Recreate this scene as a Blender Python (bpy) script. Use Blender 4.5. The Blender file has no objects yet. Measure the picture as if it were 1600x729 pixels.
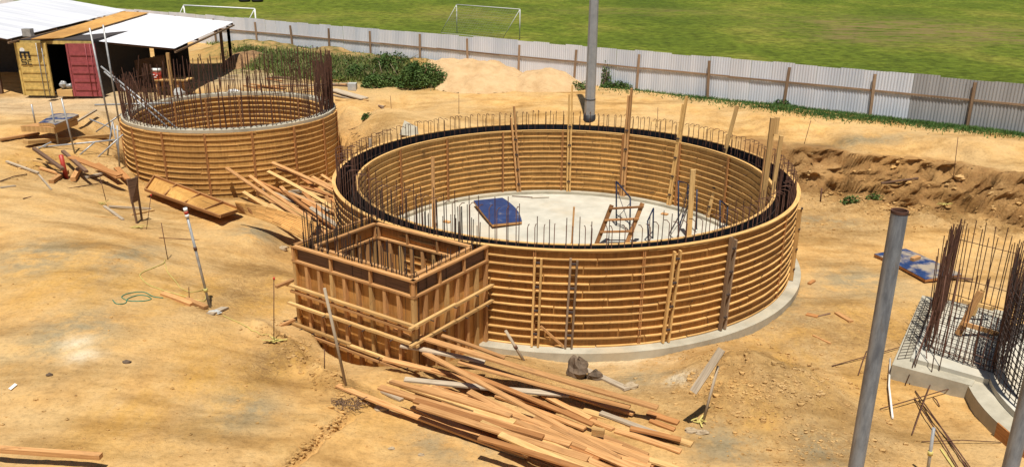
import bpy, math, random, bisect
import numpy as np
from mathutils import Vector, Matrix
random.seed(7); RNG = np.random.RandomState(11)
S = bpy.context.scene; COL = S.collection
R = math.radians; PI = math.pi

# ------------------------------------------------------------------ camera
F_PX, TH, RO, HC = 1300.0, R(19.5), R(0.5), 9.3
cam = bpy.data.objects.new('camera', bpy.data.cameras.new('camera')); COL.objects.link(cam)
cam.data.sensor_width = 36; cam.data.lens = 36 * F_PX / 1600
cam.data.clip_start = 0.1; cam.data.clip_end = 2000
cam.matrix_world = Matrix.Translation((0, 0, HC)) @ Matrix.Rotation(PI / 2 - TH, 4, 'X') @ Matrix.Rotation(RO, 4, 'Z')
S.camera = cam
# ------------------------------------------------------------------ light
SUN_EL, SUN_AZ = R(70), R(178)          # azimuth clockwise from +Y: the sun stands behind the camera
w = bpy.data.worlds.new('World'); S.world = w; w.use_nodes = True
nt = w.node_tree; nt.nodes.clear()
sky = nt.nodes.new('ShaderNodeTexSky'); sky.sky_type = 'NISHITA'; sky.sun_disc = False
sky.sun_elevation = SUN_EL; sky.sun_rotation = SUN_AZ
bg = nt.nodes.new('ShaderNodeBackground'); bg.inputs[1].default_value = 0.05
out = nt.nodes.new('ShaderNodeOutputWorld')
nt.links.new(sky.outputs[0], bg.inputs[0]); nt.links.new(bg.outputs[0], out.inputs[0])
sl = bpy.data.lights.new('sun', 'SUN'); sl.energy = 4.9; sl.angle = R(0.53); sl.color = (1.0, 0.95, 0.87)
so = bpy.data.objects.new('sun', sl); COL.objects.link(so)
sdir = Vector((math.sin(SUN_AZ) * math.cos(SUN_EL), math.cos(SUN_AZ) * math.cos(SUN_EL), math.sin(SUN_EL)))
so.rotation_euler = sdir.to_track_quat('Z', 'Y').to_euler(); so.location = (0, -10, 40)
vs = S.view_settings; vs.view_transform = 'Standard'; vs.look = 'None'; vs.exposure = 0.27; vs.gamma = 1; vs.use_curve_mapping = False
S.render.engine = 'CYCLES'; S.cycles.max_bounces = 5

# ------------------------------------------------------------------ survey helpers (site points measured from the photograph)
def ray(px, py):
    x = (px - 800) / F_PX; y = -(py - 364.5) / F_PX
    c, s = math.cos(RO), math.sin(RO); x, y = c * x - s * y, s * x + c * y
    return Vector((x, math.cos(TH) + y * math.sin(TH), -math.sin(TH) + y * math.cos(TH)))
def at(px, py, z=0.0):
    r = ray(px, py); return r * ((z - HC) / r.z) + Vector((0, 0, HC))
def aty(px, py, Y):
    r = ray(px, py); return r * (Y / r.y) + Vector((0, 0, HC))
def to_px(x, y, z):
    z = z - HC
    u = y * math.sin(TH) + z * math.cos(TH); f = y * math.cos(TH) - z * math.sin(TH)
    a, b = x / f, u / f; c, s = math.cos(RO), math.sin(RO)
    return 800 + F_PX * (c * a + s * b), 364.5 - F_PX * (-s * a + c * b)

# ------------------------------------------------------------------ noise
_T = RNG.rand(256, 256)
def vnoise(x, y):
    xi = np.floor(x).astype(int); yi = np.floor(y).astype(int)
    fx = x - xi; fy = y - yi; fx = fx * fx * (3 - 2 * fx); fy = fy * fy * (3 - 2 * fy)
    a = _T[xi & 255, yi & 255]; b = _T[(xi + 1) & 255, yi & 255]; c = _T[xi & 255, (yi + 1) & 255]; d = _T[(xi + 1) & 255, (yi + 1) & 255]
    return (a * (1 - fx) + b * fx) * (1 - fy) + (c * (1 - fx) + d * fx) * fy
def fbm(x, y, o=4):
    s = 0; a = 0.5
    for k in range(o):
        s = s + a * (vnoise(x * 2 ** k + 17.3 * k, y * 2 ** k + 9.1 * k) - .5); a *= .5
    return s
def smooth(a, b, t):
    t = np.clip((t - a) / (b - a), 0, 1); return t * t * (3 - 2 * t)

# ------------------------------------------------------------------ terrain
ZT = 2.6                                     # top of the forms
BC = Vector((0.230 * (HC - ZT), 3.6786 * (HC - ZT), 0)); BR = 1.0315 * (HC - ZT)      # big tank
SC = Vector((-11.42, 33.5, 0)); SR = 4.21       # small tank
BOX = [at(453, 384, ZT), at(646, 441, ZT), at(764, 384, ZT), at(583, 337, ZT)]         # left, front, right, back corners
ctrl = []
def cp(z, *pts):
    for p in pts: q = at(p[0], p[1], z); ctrl.append((q.x, q.y, z))
cp(1.35, (-200, 760), (0, 729), (150, 729), (0, 640), (-200, 600)); cp(1.2, (300, 729), (250, 640)); cp(1.05, (450, 729), (400, 640), (400, 560))
cp(.9, (520, 640)); cp(.8, (600, 729)); cp(.75, (560, 640), (700, 729)); cp(.62, (850, 729), (650, 640)); cp(.5, (1000, 729)); cp(.35, (1150, 729)); cp(.25, (1300, 729)); cp(.1, (1500, 729), (1600, 729), (1800, 740))
cp(1.5, (0, 560), (-300, 450)); cp(1.45, (150, 560)); cp(1.3, (280, 560)); cp(1.5, (0, 480), (150, 480)); cp(1.3, (250, 470)); cp(1.15, (320, 490)); cp(1.0, (380, 520)); cp(.85, (435, 540)); cp(.7, (490, 575)); cp(.66, (560, 600))
cp(1.6, (0, 400), (110, 400)); cp(1.5, (180, 390)); cp(1.25, (240, 400)); cp(1.05, (290, 430)); cp(.75, (350, 420)); cp(.6, (400, 450)); cp(.55, (440, 480), (440, 430)); cp(.75, (300, 370)); cp(.7, (400, 370), (370, 350)); cp(.9, (240, 340)); cp(1.4, (150, 350)); cp(1.7, (0, 330))
cp(.35, (300, 312)); cp(.25, (400, 306), (350, 302)); cp(.15, (460, 300), (500, 290)); cp(.1, (450, 395), (490, 350), (500, 320)); cp(.6, (230, 300)); cp(.9, (190, 300)); cp(1.5, (100, 300)); cp(1.8, (0, 270))
cp(1.2, (150, 262), (195, 255)); cp(1.5, (130, 240)); cp(1.9, (60, 215), (0, 230), (120, 200)); cp(2.05, (0, 190), (150, 175), (60, 180)); cp(2.2, (0, 150), (150, 150), (260, 140), (-300, 150), (-200, 230))
cp(2.1, (400, 120), (550, 150), (540, 170), (620, 150), (700, 150), (780, 160), (600, 170)); cp(1.7, (560, 195)); cp(1.2, (545, 215), (600, 195)); cp(.6, (545, 240)); cp(1.95, (680, 172), (780, 172), (860, 180), (960, 185), (1060, 190)); cp(1.9, (1140, 200), (1190, 215))
cp(2.25, (620, 135), (800, 142), (900, 140), (1000, 155), (1100, 162), (1200, 180), (1300, 190), (1400, 200), (1500, 208), (1600, 215), (1800, 240), (2000, 260))
cp(2.2, (1100, 172), (1250, 195), (1400, 212), (1600, 232))
cp(1.9, (1270, 215), (1400, 232), (1600, 252))
for a, b in [((1227, 236), (1251, 306)), ((1260, 246), (1285, 306)), ((1293, 253), (1313, 310)), ((1332, 255), (1340, 318)), ((1371, 258), (1375, 322)), ((1437, 267), (1440, 326)), ((1502, 277), (1500, 334)), ((1560, 284), (1560, 348)), ((1620, 290), (1625, 360)), ((1700, 300), (1700, 375)), ((1850, 320), (1850, 400))]:
    cp(1.55, a); q = at(b[0], b[1], .25); ctrl.append((q.x, q.y, .25)); q = at(b[0], b[1] + 14, .05); ctrl.append((q.x, q.y, 0.03))
cp(0, (1290, 350), (1400, 360), (1600, 400), (1300, 400), (1300, 460), (1400, 460), (1260, 520), (1350, 540), (1180, 560), (1380, 640), (1500, 680), (1800, 500), (1600, 560), (1800, 640))
cp(.35, (1150, 575), (1200, 580)); cp(.4, (1130, 600), (1260, 620)); cp(.3, (1080, 580), (1330, 660))
cp(.05, (850, 575), (950, 575), (1040, 570), (800, 555)); cp(.35, (760, 560), (700, 580), (900, 610)); cp(.4, (960, 640), (1060, 660))
for k in range(18):                                   # behind and beside the tanks: bottom of the dig and its lip
    a = 2 * PI * k / 18
    ctrl.append((BC.x + 7.5 * math.cos(a), BC.y + 7.5 * math.sin(a), 0.0 if not (3.5 < a < 4.6) else .15))
for k in range(9):
    a = R(10) + k * R(20)
    ctrl.append((SC.x + 4.9 * math.cos(a), SC.y + 4.9 * math.sin(a), .8))
    ctrl.append((SC.x + 6.6 * math.cos(a), SC.y + 6.6 * math.sin(a), 2.0))
for x, y in [(-30, 60), (-10, 60), (10, 60), (30, 60), (-60, 60), (-60, 30), (60, 60), (-80, 100), (0, 100), (80, 100), (60, 40), (-12, 50), (5, 48)]: ctrl.append((x, y, 2.25))
for x, y, z in [(-14, 5, 1.4), (0, 5, .9), (14, 5, .2), (-40, 5, 1.6), (40, 5, .3), (45, 20, .8)]: ctrl.append((x, y, z))
_C = np.array(ctrl); MQ = 0.5
def _k(x, y): return np.sqrt((x[:, None] - _C[None, :, 0]) ** 2 + (y[:, None] - _C[None, :, 1]) ** 2 + MQ * MQ)
_A = _k(_C[:, 0], _C[:, 1]); _n = len(_C)
_M = np.zeros((_n + 1, _n + 1)); _M[:_n, :_n] = _A - np.eye(_n) * .02; _M[_n, :_n] = 1; _M[:_n, _n] = 1
_W = np.linalg.solve(_M, np.r_[_C[:, 2], 0])
FTOP = [(-24, -2), (120, 6), (250, 14), (350, 24), (547, 41), (705, 54), (850, 68), (1004, 80), (1200, 95.5), (1365, 108), (1600, 127), (1760, 140)]
FP = [at(x, y, 4.2) for x, y in FTOP]
_fx = np.array([p.x for p in FP]); _fy = np.array([p.y for p in FP])
_pf = np.polyfit(_fx, _fy, 2)
def fence_y(x): return np.polyval(_pf, x)
BANK = [at(1227, 270, .9), at(1300, 285, .9), at(1371, 292, .9), at(1437, 298, .9), at(1502, 306, .9), at(1600, 322, .9), at(1850, 355, .9)]
LIPX = [(1200, 232), (1227, 236), (1260, 246), (1293, 253), (1332, 256), (1371, 257), (1437, 267), (1502, 277), (1560, 284), (1620, 290), (1700, 300), (1850, 320), (2100, 350)]
TOEX = [(1215, 296), (1251, 300), (1285, 300), (1313, 303), (1340, 312), (1375, 318), (1440, 322), (1500, 328), (1560, 344), (1625, 356), (1700, 372), (1850, 398), (2100, 440)]
_LP = [at(a, b, 1.55) for a, b in LIPX]; _TP = [at(a, b, .2) for a, b in TOEX]
def lip_toe(x):
    yl = np.interp(x, [p.x for p in _LP], [p.y for p in _LP]); yt = np.interp(x, [p.x for p in _TP], [p.y for p in _TP]); return np.maximum(yl, yt + .55) + .15, yt - .35
def bankmask(x, y):
    bx = np.array([p.x for p in BANK]); by = np.array([p.y for p in BANK])
    yy = np.interp(x, bx, by)
    return np.exp(-((y - yy) / 1.7) ** 2) * smooth(bx[0] - 1.5, bx[0] + .6, x)
MOUNDS = [(at(420, 88, 2.3), 2.4, .75), (at(500, 102, 2.3), 2.6, .8), (at(575, 112, 2.3), 2.3, .75), (at(640, 122, 2.3), 1.8, .6), (at(375, 84, 2.3), 1.8, .6), (at(660, 125, 2.3), 1.2, .5)]
HEAP = [(1150, 585, 1.2, .28), (1230, 600, 1.0, .22), (1180, 620, 1.4, .2), (840, 590, .8, .15), (620, 600, .7, .1)]
HEAPW = [(at(a, b, .3), c, d) for a, b, c, d in HEAP]
def gz_arr(x, y):
    z = np.empty_like(x)
    for i in range(0, len(x), 40000):
        z[i:i + 40000] = _k(x[i:i + 40000], y[i:i + 40000]) @ _W[:_n] + _W[_n]
    far = smooth(42, 60, y); z = z * (1 - far) + 2.25 * far
    fl = smooth(-1.5, .3, y - fence_y(x)); z = z * (1 - fl) + 2.2 * fl
    for p, r, h in MOUNDS:
        d2 = ((x - p.x) / (r * 1.3)) ** 2 + ((y - p.y) / r) ** 2
        z = z + (1 - fl) * h * np.exp(-d2) * (1 + .9 * fbm(x * .7, y * .7, 3))
    rm = smooth(8.2, 9.6, x) * smooth(25.5, 27, y) * smooth(37, 34.5, y)
    yl, yt = lip_toe(x); tt = (y + .55 * fbm(x * .7, y * .7 + 3, 4) - yt) / (yl - yt)
    tt = tt + .30 * fbm(x * 2.1, y * 2.1 + 7, 4); stp = .10 * smooth(-.6, .05, tt) + .40 * smooth(.02, .26, tt) + .14 * smooth(.26, .62, tt) + .36 * smooth(.60, .92, tt)
    prof = .05 * (1 - stp) + np.maximum(np.minimum(z, 1.75), 1.45) * stp
    wb = smooth(8.3, 9.0, x) * smooth(-4, -2.5, tt) * (1 - smooth(1.6, 3.2, tt)); z = z * (1 - wb) + prof * wb
    rough = bankmask(x, y) * 1.0
    for p, r, h in HEAPW:
        e = np.exp(-((x - p.x) ** 2 + (y - p.y) ** 2) / r ** 2); z = z + h * e * (1 + fbm(x * 2, y * 2, 3)); rough = np.maximum(rough, e * .45)
    near = smooth(60, 30, y)
    z = z + near * (.10 * fbm(x * .6, y * .6, 4) + .045 * fbm(x * 3.1, y * 3.1, 4) * (1 + 2.5 * rough) + .030 * fbm(x * 9.3, y * 9.3, 3) * (1 + 2 * rough))
    ridg = .22 - np.abs(fbm(x * 1.3 + 5, y * 1.6, 4))
    z = z + rough * (.9 * ridg * bankmask(x, y) + .12 * (ridg - .1) + .30 * fbm(x * 2.3, y * 2.3, 5))
    lx0, lx1 = at(395, 505, .95), at(560, 622, .8); ldx, ldy = lx1.x - lx0.x, lx1.y - lx0.y; lL = math.hypot(ldx, ldy); lt = ((x - lx0.x) * ldx + (y - lx0.y) * ldy) / lL; ld = ((x - lx0.x) * ldy - (y - lx0.y) * ldx) / lL + .5 * fbm(x * 1.7, y * 1.7, 4)
    z = z + .22 * np.exp(-(ld / .35) ** 2) * smooth(-.6, .4, lt) * smooth(lL + .5, lL - .3, lt) * (1 + 1.6 * fbm(x * 4, y * 4, 3))
    # plateau edge with a broken lip and a shallow gully
    gx, gy = at(540, 645, .9), at(452, 729, 1.0)
    dx, dy = gy.x - gx.x, gy.y - gx.y; L = math.hypot(dx, dy)
    t = ((x - gx.x) * dx + (y - gx.y) * dy) / L; d = ((x - gx.x) * dy - (y - gx.y) * dx) / L + .25 * fbm(x * 2.5, y * 2.5, 4)
    z = z - .22 * np.exp(-(d / .11) ** 2) * smooth(-.5, .3, t) * smooth(L + 1.5, L, t)
    # cavities under the tanks and the square form
    for c, r in ((BC, BR + .05), (SC, SR + .05)):
        m = smooth(r + .3, r, np.hypot(x - c.x, y - c.y)); z = z * (1 - m) + np.minimum(z, -.35) * m
    cx = sum(p.x for p in BOX) / 4; cy = sum(p.y for p in BOX) / 4
    m = smooth(1.9, 1.5, np.hypot(x - cx, y - cy)); z = z * (1 - m) + np.minimum(z, -.2) * m
    return z
NR, NCOL, Y0, Y1 = 1250, 780, 4.5, 260.0
yr = np.sort(np.r_[Y0 * (Y1 / Y0) ** (np.linspace(0, 1, NR - 170)), np.linspace(26.02, 31.6, 170)]); _yrl = [float(v) for v in yr]; uc = np.linspace(-.95, .95, NCOL)
Y, U = np.meshgrid(yr, uc, indexing='ij'); X = U * (Y + 7); xs, ys = X.ravel(), Y.ravel()
zs = gz_arr(xs, ys); ZG = zs.reshape(NR, NCOL)
def gz(x, y):
    """height of the ground sheet itself at a point"""
    y = min(max(y, Y0), Y1 - 1); i = min(max(bisect.bisect_right(_yrl, y) - 1, 0), NR - 2); f = (y - _yrl[i]) / (_yrl[i + 1] - _yrl[i])
    g = (x / (y + 7) + .95) / 1.9 * (NCOL - 1); g = min(max(g, 0), NCOL - 1.001); j = int(g); g -= j
    return float((ZG[i, j] * (1 - g) + ZG[i, j + 1] * g) * (1 - f) + (ZG[i + 1, j] * (1 - g) + ZG[i + 1, j + 1] * g) * f)
def ground(px, py, up=0.0):
    z = 1.0
    for _ in range(14):
        p = at(px, py, z + up); z = .5 * z + .5 * gz(p.x, p.y)
    return Vector((p.x, p.y, gz(p.x, p.y) + up))

# ------------------------------------------------------------------ materials
def new_mat(name):
    m = bpy.data.materials.new(name); m.use_nodes = True; n = m.node_tree.nodes; n.clear()
    o = n.new('ShaderNodeOutputMaterial'); b = n.new('ShaderNodeBsdfPrincipled'); m.node_tree.links.new(b.outputs[0], o.inputs[0])
    return m, m.node_tree, b
def ND(t, kind, **kw):
    n = t.nodes.new('ShaderNode' + kind)
    for k, v in kw.items():
        if k in n.inputs: n.inputs[k].default_value = v
        else: setattr(n, k, v)
    return n
def noise(t, vec, scale, detail=4, rough=.55):
    n = ND(t, 'TexNoise'); n.inputs['Scale'].default_value = scale; n.inputs['Detail'].default_value = detail; n.inputs['Roughness'].default_value = rough
    t.links.new(vec, n.inputs['Vector']); return n.outputs['Fac']
def ramp(t, fac, stops):
    r = ND(t, 'ValToRGB'); e = r.color_ramp.elements
    while len(e) < len(stops): e.new(.5)
    for i, (p, c) in enumerate(stops):
        e[i].position = p; e[i].color = (*c, 1) if len(c) == 3 else c
    t.links.new(fac, r.inputs[0]); return r.outputs[0]
def mix(t, fac, a, b, mode='MIX'):
    m = ND(t, 'MixRGB'); m.blend_type = mode
    for s, v in ((0, fac), (1, a), (2, b)):
        if isinstance(v, (int, float)): m.inputs[s].default_value = v
        elif isinstance(v, tuple): m.inputs[s].default_value = (*v, 1)
        else: t.links.new(v, m.inputs[s])
    return m.outputs[0]
def bump(t, b, h, strength=.3, dist=.02):
    n = ND(t, 'Bump'); n.inputs['Strength'].default_value = strength; n.inputs['Distance'].default_value = dist
    t.links.new(h, n.inputs['Height']); t.links.new(n.outputs[0], b.inputs['Normal'])
def mapping(t, vec, sc):
    m = ND(t, 'Mapping'); m.inputs['Scale'].default_value = sc; t.links.new(vec, m.inputs['Vector']); return m.outputs[0]
G3 = lambda v: (v, v, v)
def wood(name, lo, hi, stain=(.12, .07, .04), stain_amt=.5, grey=None):
    m, t, b = new_mat(name); uv = ND(t, 'UVMap').outputs[0]
    g = noise(t, mapping(t, uv, (1.2, 22, 1)), 1.5, 5, .6)
    c = ramp(t, g, [(.3, lo), (.62, hi)])
    tint = noise(t, mapping(t, uv, (.08, .9, 1)), 1.0, 1)
    c = mix(t, .75, c, ramp(t, tint, [(.32, (.50, .43, .36)), (.5, (1, .97, .93)), (.66, (1.18, 1.14, 1.08))]), 'MULTIPLY')
    s = noise(t, mapping(t, uv, (1.6, 3.2, 1)), 1.3, 5, .7)
    sf = ramp(t, s, [(.56, (0, 0, 0)), (.75, G3(stain_amt))])
    c = mix(t, sf, c, stain)
    v = ND(t, 'TexVoronoi'); v.inputs['Scale'].default_value = 1.6; t.links.new(mapping(t, uv, (1.3, 5, 1)), v.inputs['Vector'])
    c = mix(t, ramp(t, v.outputs['Distance'], [(.03, G3(.75)), (.10, (0, 0, 0))]), c, (.16, .07, .03))
    t.links.new(c, b.inputs['Base Color']); b.inputs['Roughness'].default_value = .75; b.inputs['Specular IOR Level'].default_value = .25
    bump(t, b, g, .35, .004); return m
def plain(name, col, rough=.6, metal=0, var=.25, scale=6, spec=.4, bumpd=.003):
    m, t, b = new_mat(name); tc = ND(t, 'TexCoord').outputs['Object']
    n = noise(t, tc, scale, 5, .6)
    c = mix(t, 1.0, col, ramp(t, n, [(.3, G3(1 - var)), (.7, G3(1 + var * .4))]), 'MULTIPLY')
    t.links.new(c, b.inputs['Base Color']); b.inputs['Roughness'].default_value = rough; b.inputs['Metallic'].default_value = metal
    b.inputs['Specular IOR Level'].default_value = spec; bump(t, b, n, .3, bumpd); return m
M = {}
M['timber'] = wood('sawn timber', (.34, .165, .055), (.60, .335, .14))
M['timber2'] = wood('pale timber', (.42, .25, .09), (.66, .43, .18), stain_amt=.45)
M['orange'] = wood('reddish timber', (.26, .11, .035), (.47, .225, .08))
M['weather'] = wood('weathered timber', (.30, .24, .17), (.50, .42, .31))
M['dark'] = wood('old dark timber', (.10, .06, .04), (.20, .12, .075))
M['oldwood'] = wood('brown timber', (.20, .09, .035), (.38, .19, .07))
M['post'] = wood('fence timber', (.20, .13, .08), (.36, .25, .16))
M['rib'] = wood('batten timber', (.44, .24, .075), (.72, .45, .17), stain_amt=.55)
def ply(name, a, b_, st=.65):
    m, t, b = new_mat(name); uv = ND(t, 'UVMap').outputs[0]
    g = noise(t, mapping(t, uv, (9, 1.0, 1)), 1.6, 5, .6)
    c = ramp(t, g, [(.3, a), (.66, b_)])
    pan = noise(t, mapping(t, uv, (.42, .12, 1)), 1.0, 2)
    c = mix(t, .8, c, ramp(t, pan, [(.35, (.68, .62, .55)), (.6, (1.1, 1.08, 1.0))]), 'MULTIPLY')
    s = noise(t, mapping(t, uv, (.7, 3.0, 1)), 1.1, 6, .7)
    c = mix(t, ramp(t, s, [(.57, (0, 0, 0)), (.74, G3(st))]), c, (.10, .055, .03))
    c = mix(t, ramp(t, noise(t, mapping(t, uv, (.55, 7.0, 1)), 1.0, 4, .6), [(.63, (0, 0, 0)), (.72, G3(.85))]), c, (.03, .018, .012))
    d = noise(t, mapping(t, uv, (14, .8, 1)), 1.0, 3, .6)
    c = mix(t, ramp(t, d, [(.6, (0, 0, 0)), (.72, G3(.45))]), c, (.14, .07, .035))
    t.links.new(c, b.inputs['Base Color']); b.inputs['Roughness'].default_value = .62; b.inputs['Specular IOR Level'].default_value = .3
    bump(t, b, g, .2, .004); return m
M['ply'] = ply('form plywood', (.44, .22, .055), (.64, .37, .115))
M['ply_red'] = ply('reddish form plywood', (.42, .19, .045), (.64, .345, .11))
M['ply_outer'] = ply('shaded form plywood', (.28, .13, .034), (.46, .235, .07))  # darker copy of the plywood: shade between the battens is in its colour
M['ply_inner'] = ply('golden form plywood', (.38, .20, .055), (.58, .335, .105), .85)
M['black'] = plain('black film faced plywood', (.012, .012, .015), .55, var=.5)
M['rust'] = plain('rusty rebar', (.12, .052, .03), .85, var=.5, scale=9)
M['rustdark'] = plain('dark rebar', (.055, .035, .028), .8, var=.5, scale=9)
M['redcap'] = plain('red plastic cap', (.5, .04, .03), .5)
M['galv'] = plain('galvanised steel', (.40, .40, .39), .45, .3, var=.35, scale=7)
M['pipe'] = plain('grey steel pipe', (.28, .285, .285), .5, .1, var=.4, scale=5)
def steel(name, a, b_, rusty=.5):
    m, t, b = new_mat(name); tc = ND(t, 'TexCoord').outputs['Object']
    c = ramp(t, noise(t, mapping(t, tc, (7, 7, 1.6)), 1.0, 7, .7), [(.38, a), (.6, b_)])
    c = mix(t, ramp(t, noise(t, mapping(t, tc, (9, 9, 2.2)), 1.0, 6, .75), [(.54, (0, 0, 0)), (.66, G3(rusty))]), c, (.22, .15, .09))
    c = mix(t, ramp(t, noise(t, mapping(t, tc, (22, 22, .7)), 1.0, 3, .6), [(.62, (0, 0, 0)), (.70, G3(.5))]), c, (.48, .46, .42))
    t.links.new(c, b.inputs['Base Color']); b.inputs['Roughness'].default_value = .5; b.inputs['Metallic'].default_value = .15; bump(t, b, noise(t, tc, 30, 5), .3, .003); return m
M['pipe'] = steel('worn grey steel pipe', (.17, .17, .175), (.34, .34, .335))
M['pole'] = plain('painted grey pole', (.34, .35, .35), .5, .2, var=.2, scale=3)
M['blacksteel'] = plain('blackened steel', (.02, .02, .022), .6)
M['bluesteel'] = plain('dark blue painted steel', (.012, .02, .05), .5)
M['blue'] = None
M['white'] = plain('white paint', (.78, .78, .75), .5, var=.12)
M['red'] = plain('red paint', (.42, .05, .03), .45, var=.2)
M['oldred'] = plain('faded maroon paint', (.33, .07, .075), .6, var=.3)
M['yellow'] = plain('faded yellow paint', (.62, .43, .13), .6, var=.35)
M['yellowtape'] = plain('yellow plastic tape', (.55, .46, .14), .5, var=.2)
M['green'] = plain('green cord', (.06, .22, .13), .5)
M['tyre'] = plain('black rubber', (.015, .015, .015), .8)
M['interior'] = plain('shade darkened interior', (.05, .04, .035), .8)  # shade inside the container and sheds is put into this near black
M['net'] = plain('net cord', (.28, .30, .24), .7)
M['rock'] = plain('brown rock', (.16, .11, .07), .9, var=.6, scale=5, bumpd=.03)
M['rockpale'] = plain('pale stone', (.42, .32, .20), .9, var=.3, scale=5, bumpd=.02)
M['pvc'] = plain('white plastic pipe', (.75, .73, .66), .35, var=.08)
def film(nm='blue film faced plywood', dust=.60, amt=.55):
    m, t, b = new_mat(nm); tc = ND(t, 'TexCoord').outputs['Object']
    c = ramp(t, noise(t, tc, 3.5, 6, .7), [(.35, (.010, .030, .10)), (.6, (.014, .048, .155)), (.75, (.06, .11, .24))])
    c = mix(t, ramp(t, noise(t, tc, 1.7, 5, .6), [(dust, (0, 0, 0)), (dust + .14, G3(amt))]), c, (.42, .34, .22))
    t.links.new(c, b.inputs['Base Color']); b.inputs['Roughness'].default_value = .45; return m
M['blue'] = film(); M['blueworn'] = film('dusty blue film faced plywood', .44, .8)
def conc(name, a, b_, sc=1.5):
    m, t, b = new_mat(name); tc = ND(t, 'TexCoord').outputs['Object']
    n = noise(t, tc, sc, 8, .65); c = ramp(t, n, [(.3, a), (.65, b_)])
    c = mix(t, ramp(t, noise(t, tc, sc * .35, 4), [(.52, (0, 0, 0)), (.68, G3(.45))]), c, (.50, .38, .22))
    t.links.new(c, b.inputs['Base Color']); b.inputs['Roughness'].default_value = .85; bump(t, b, noise(t, tc, 25, 5), .35, .006); return m
M['dullwhite'] = plain('dull white paint', (.50, .50, .47), .5, var=.12)
M['conc'] = conc('concrete', (.29, .26, .19), (.46, .42, .32))
M['slab'] = conc('dusty pale slab', (.38, .36, .29), (.55, .52, .43), 1.1)
M['concgrey'] = conc('grey concrete', (.33, .33, .31), (.48, .48, .45), 3)
def metal_sheet(name, a, b_, streak=.35, rough=.4):
    m, t, b = new_mat(name); uv = ND(t, 'UVMap').outputs[0]
    n = noise(t, mapping(t, uv, (1.1, .12, 1)), 1.0, 3); c = ramp(t, n, [(.35, a), (.6, b_)])
    s = noise(t, mapping(t, uv, (6, .6, 1)), 1.0, 6, .7)
    c = mix(t, ramp(t, s, [(.58, (0, 0, 0)), (.8, G3(streak))]), c, (.26, .20, .15))
    t.links.new(c, b.inputs['Base Color']); b.inputs['Roughness'].default_value = rough; b.inputs['Metallic'].default_value = .15; return m
M['zinc'] = metal_sheet('galvanised corrugated sheet', (.58, .62, .68), (.70, .73, .78), .2)
M['zincb'] = metal_sheet('paler corrugated sheet', (.64, .66, .70), (.74, .76, .80), .15)
M['zincold'] = metal_sheet('dull corrugated sheet', (.32, .32, .32), (.40, .40, .40))
M['roof'] = metal_sheet('white roofing sheet', (.60, .61, .64), (.74, .74, .76), .3)
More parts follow.
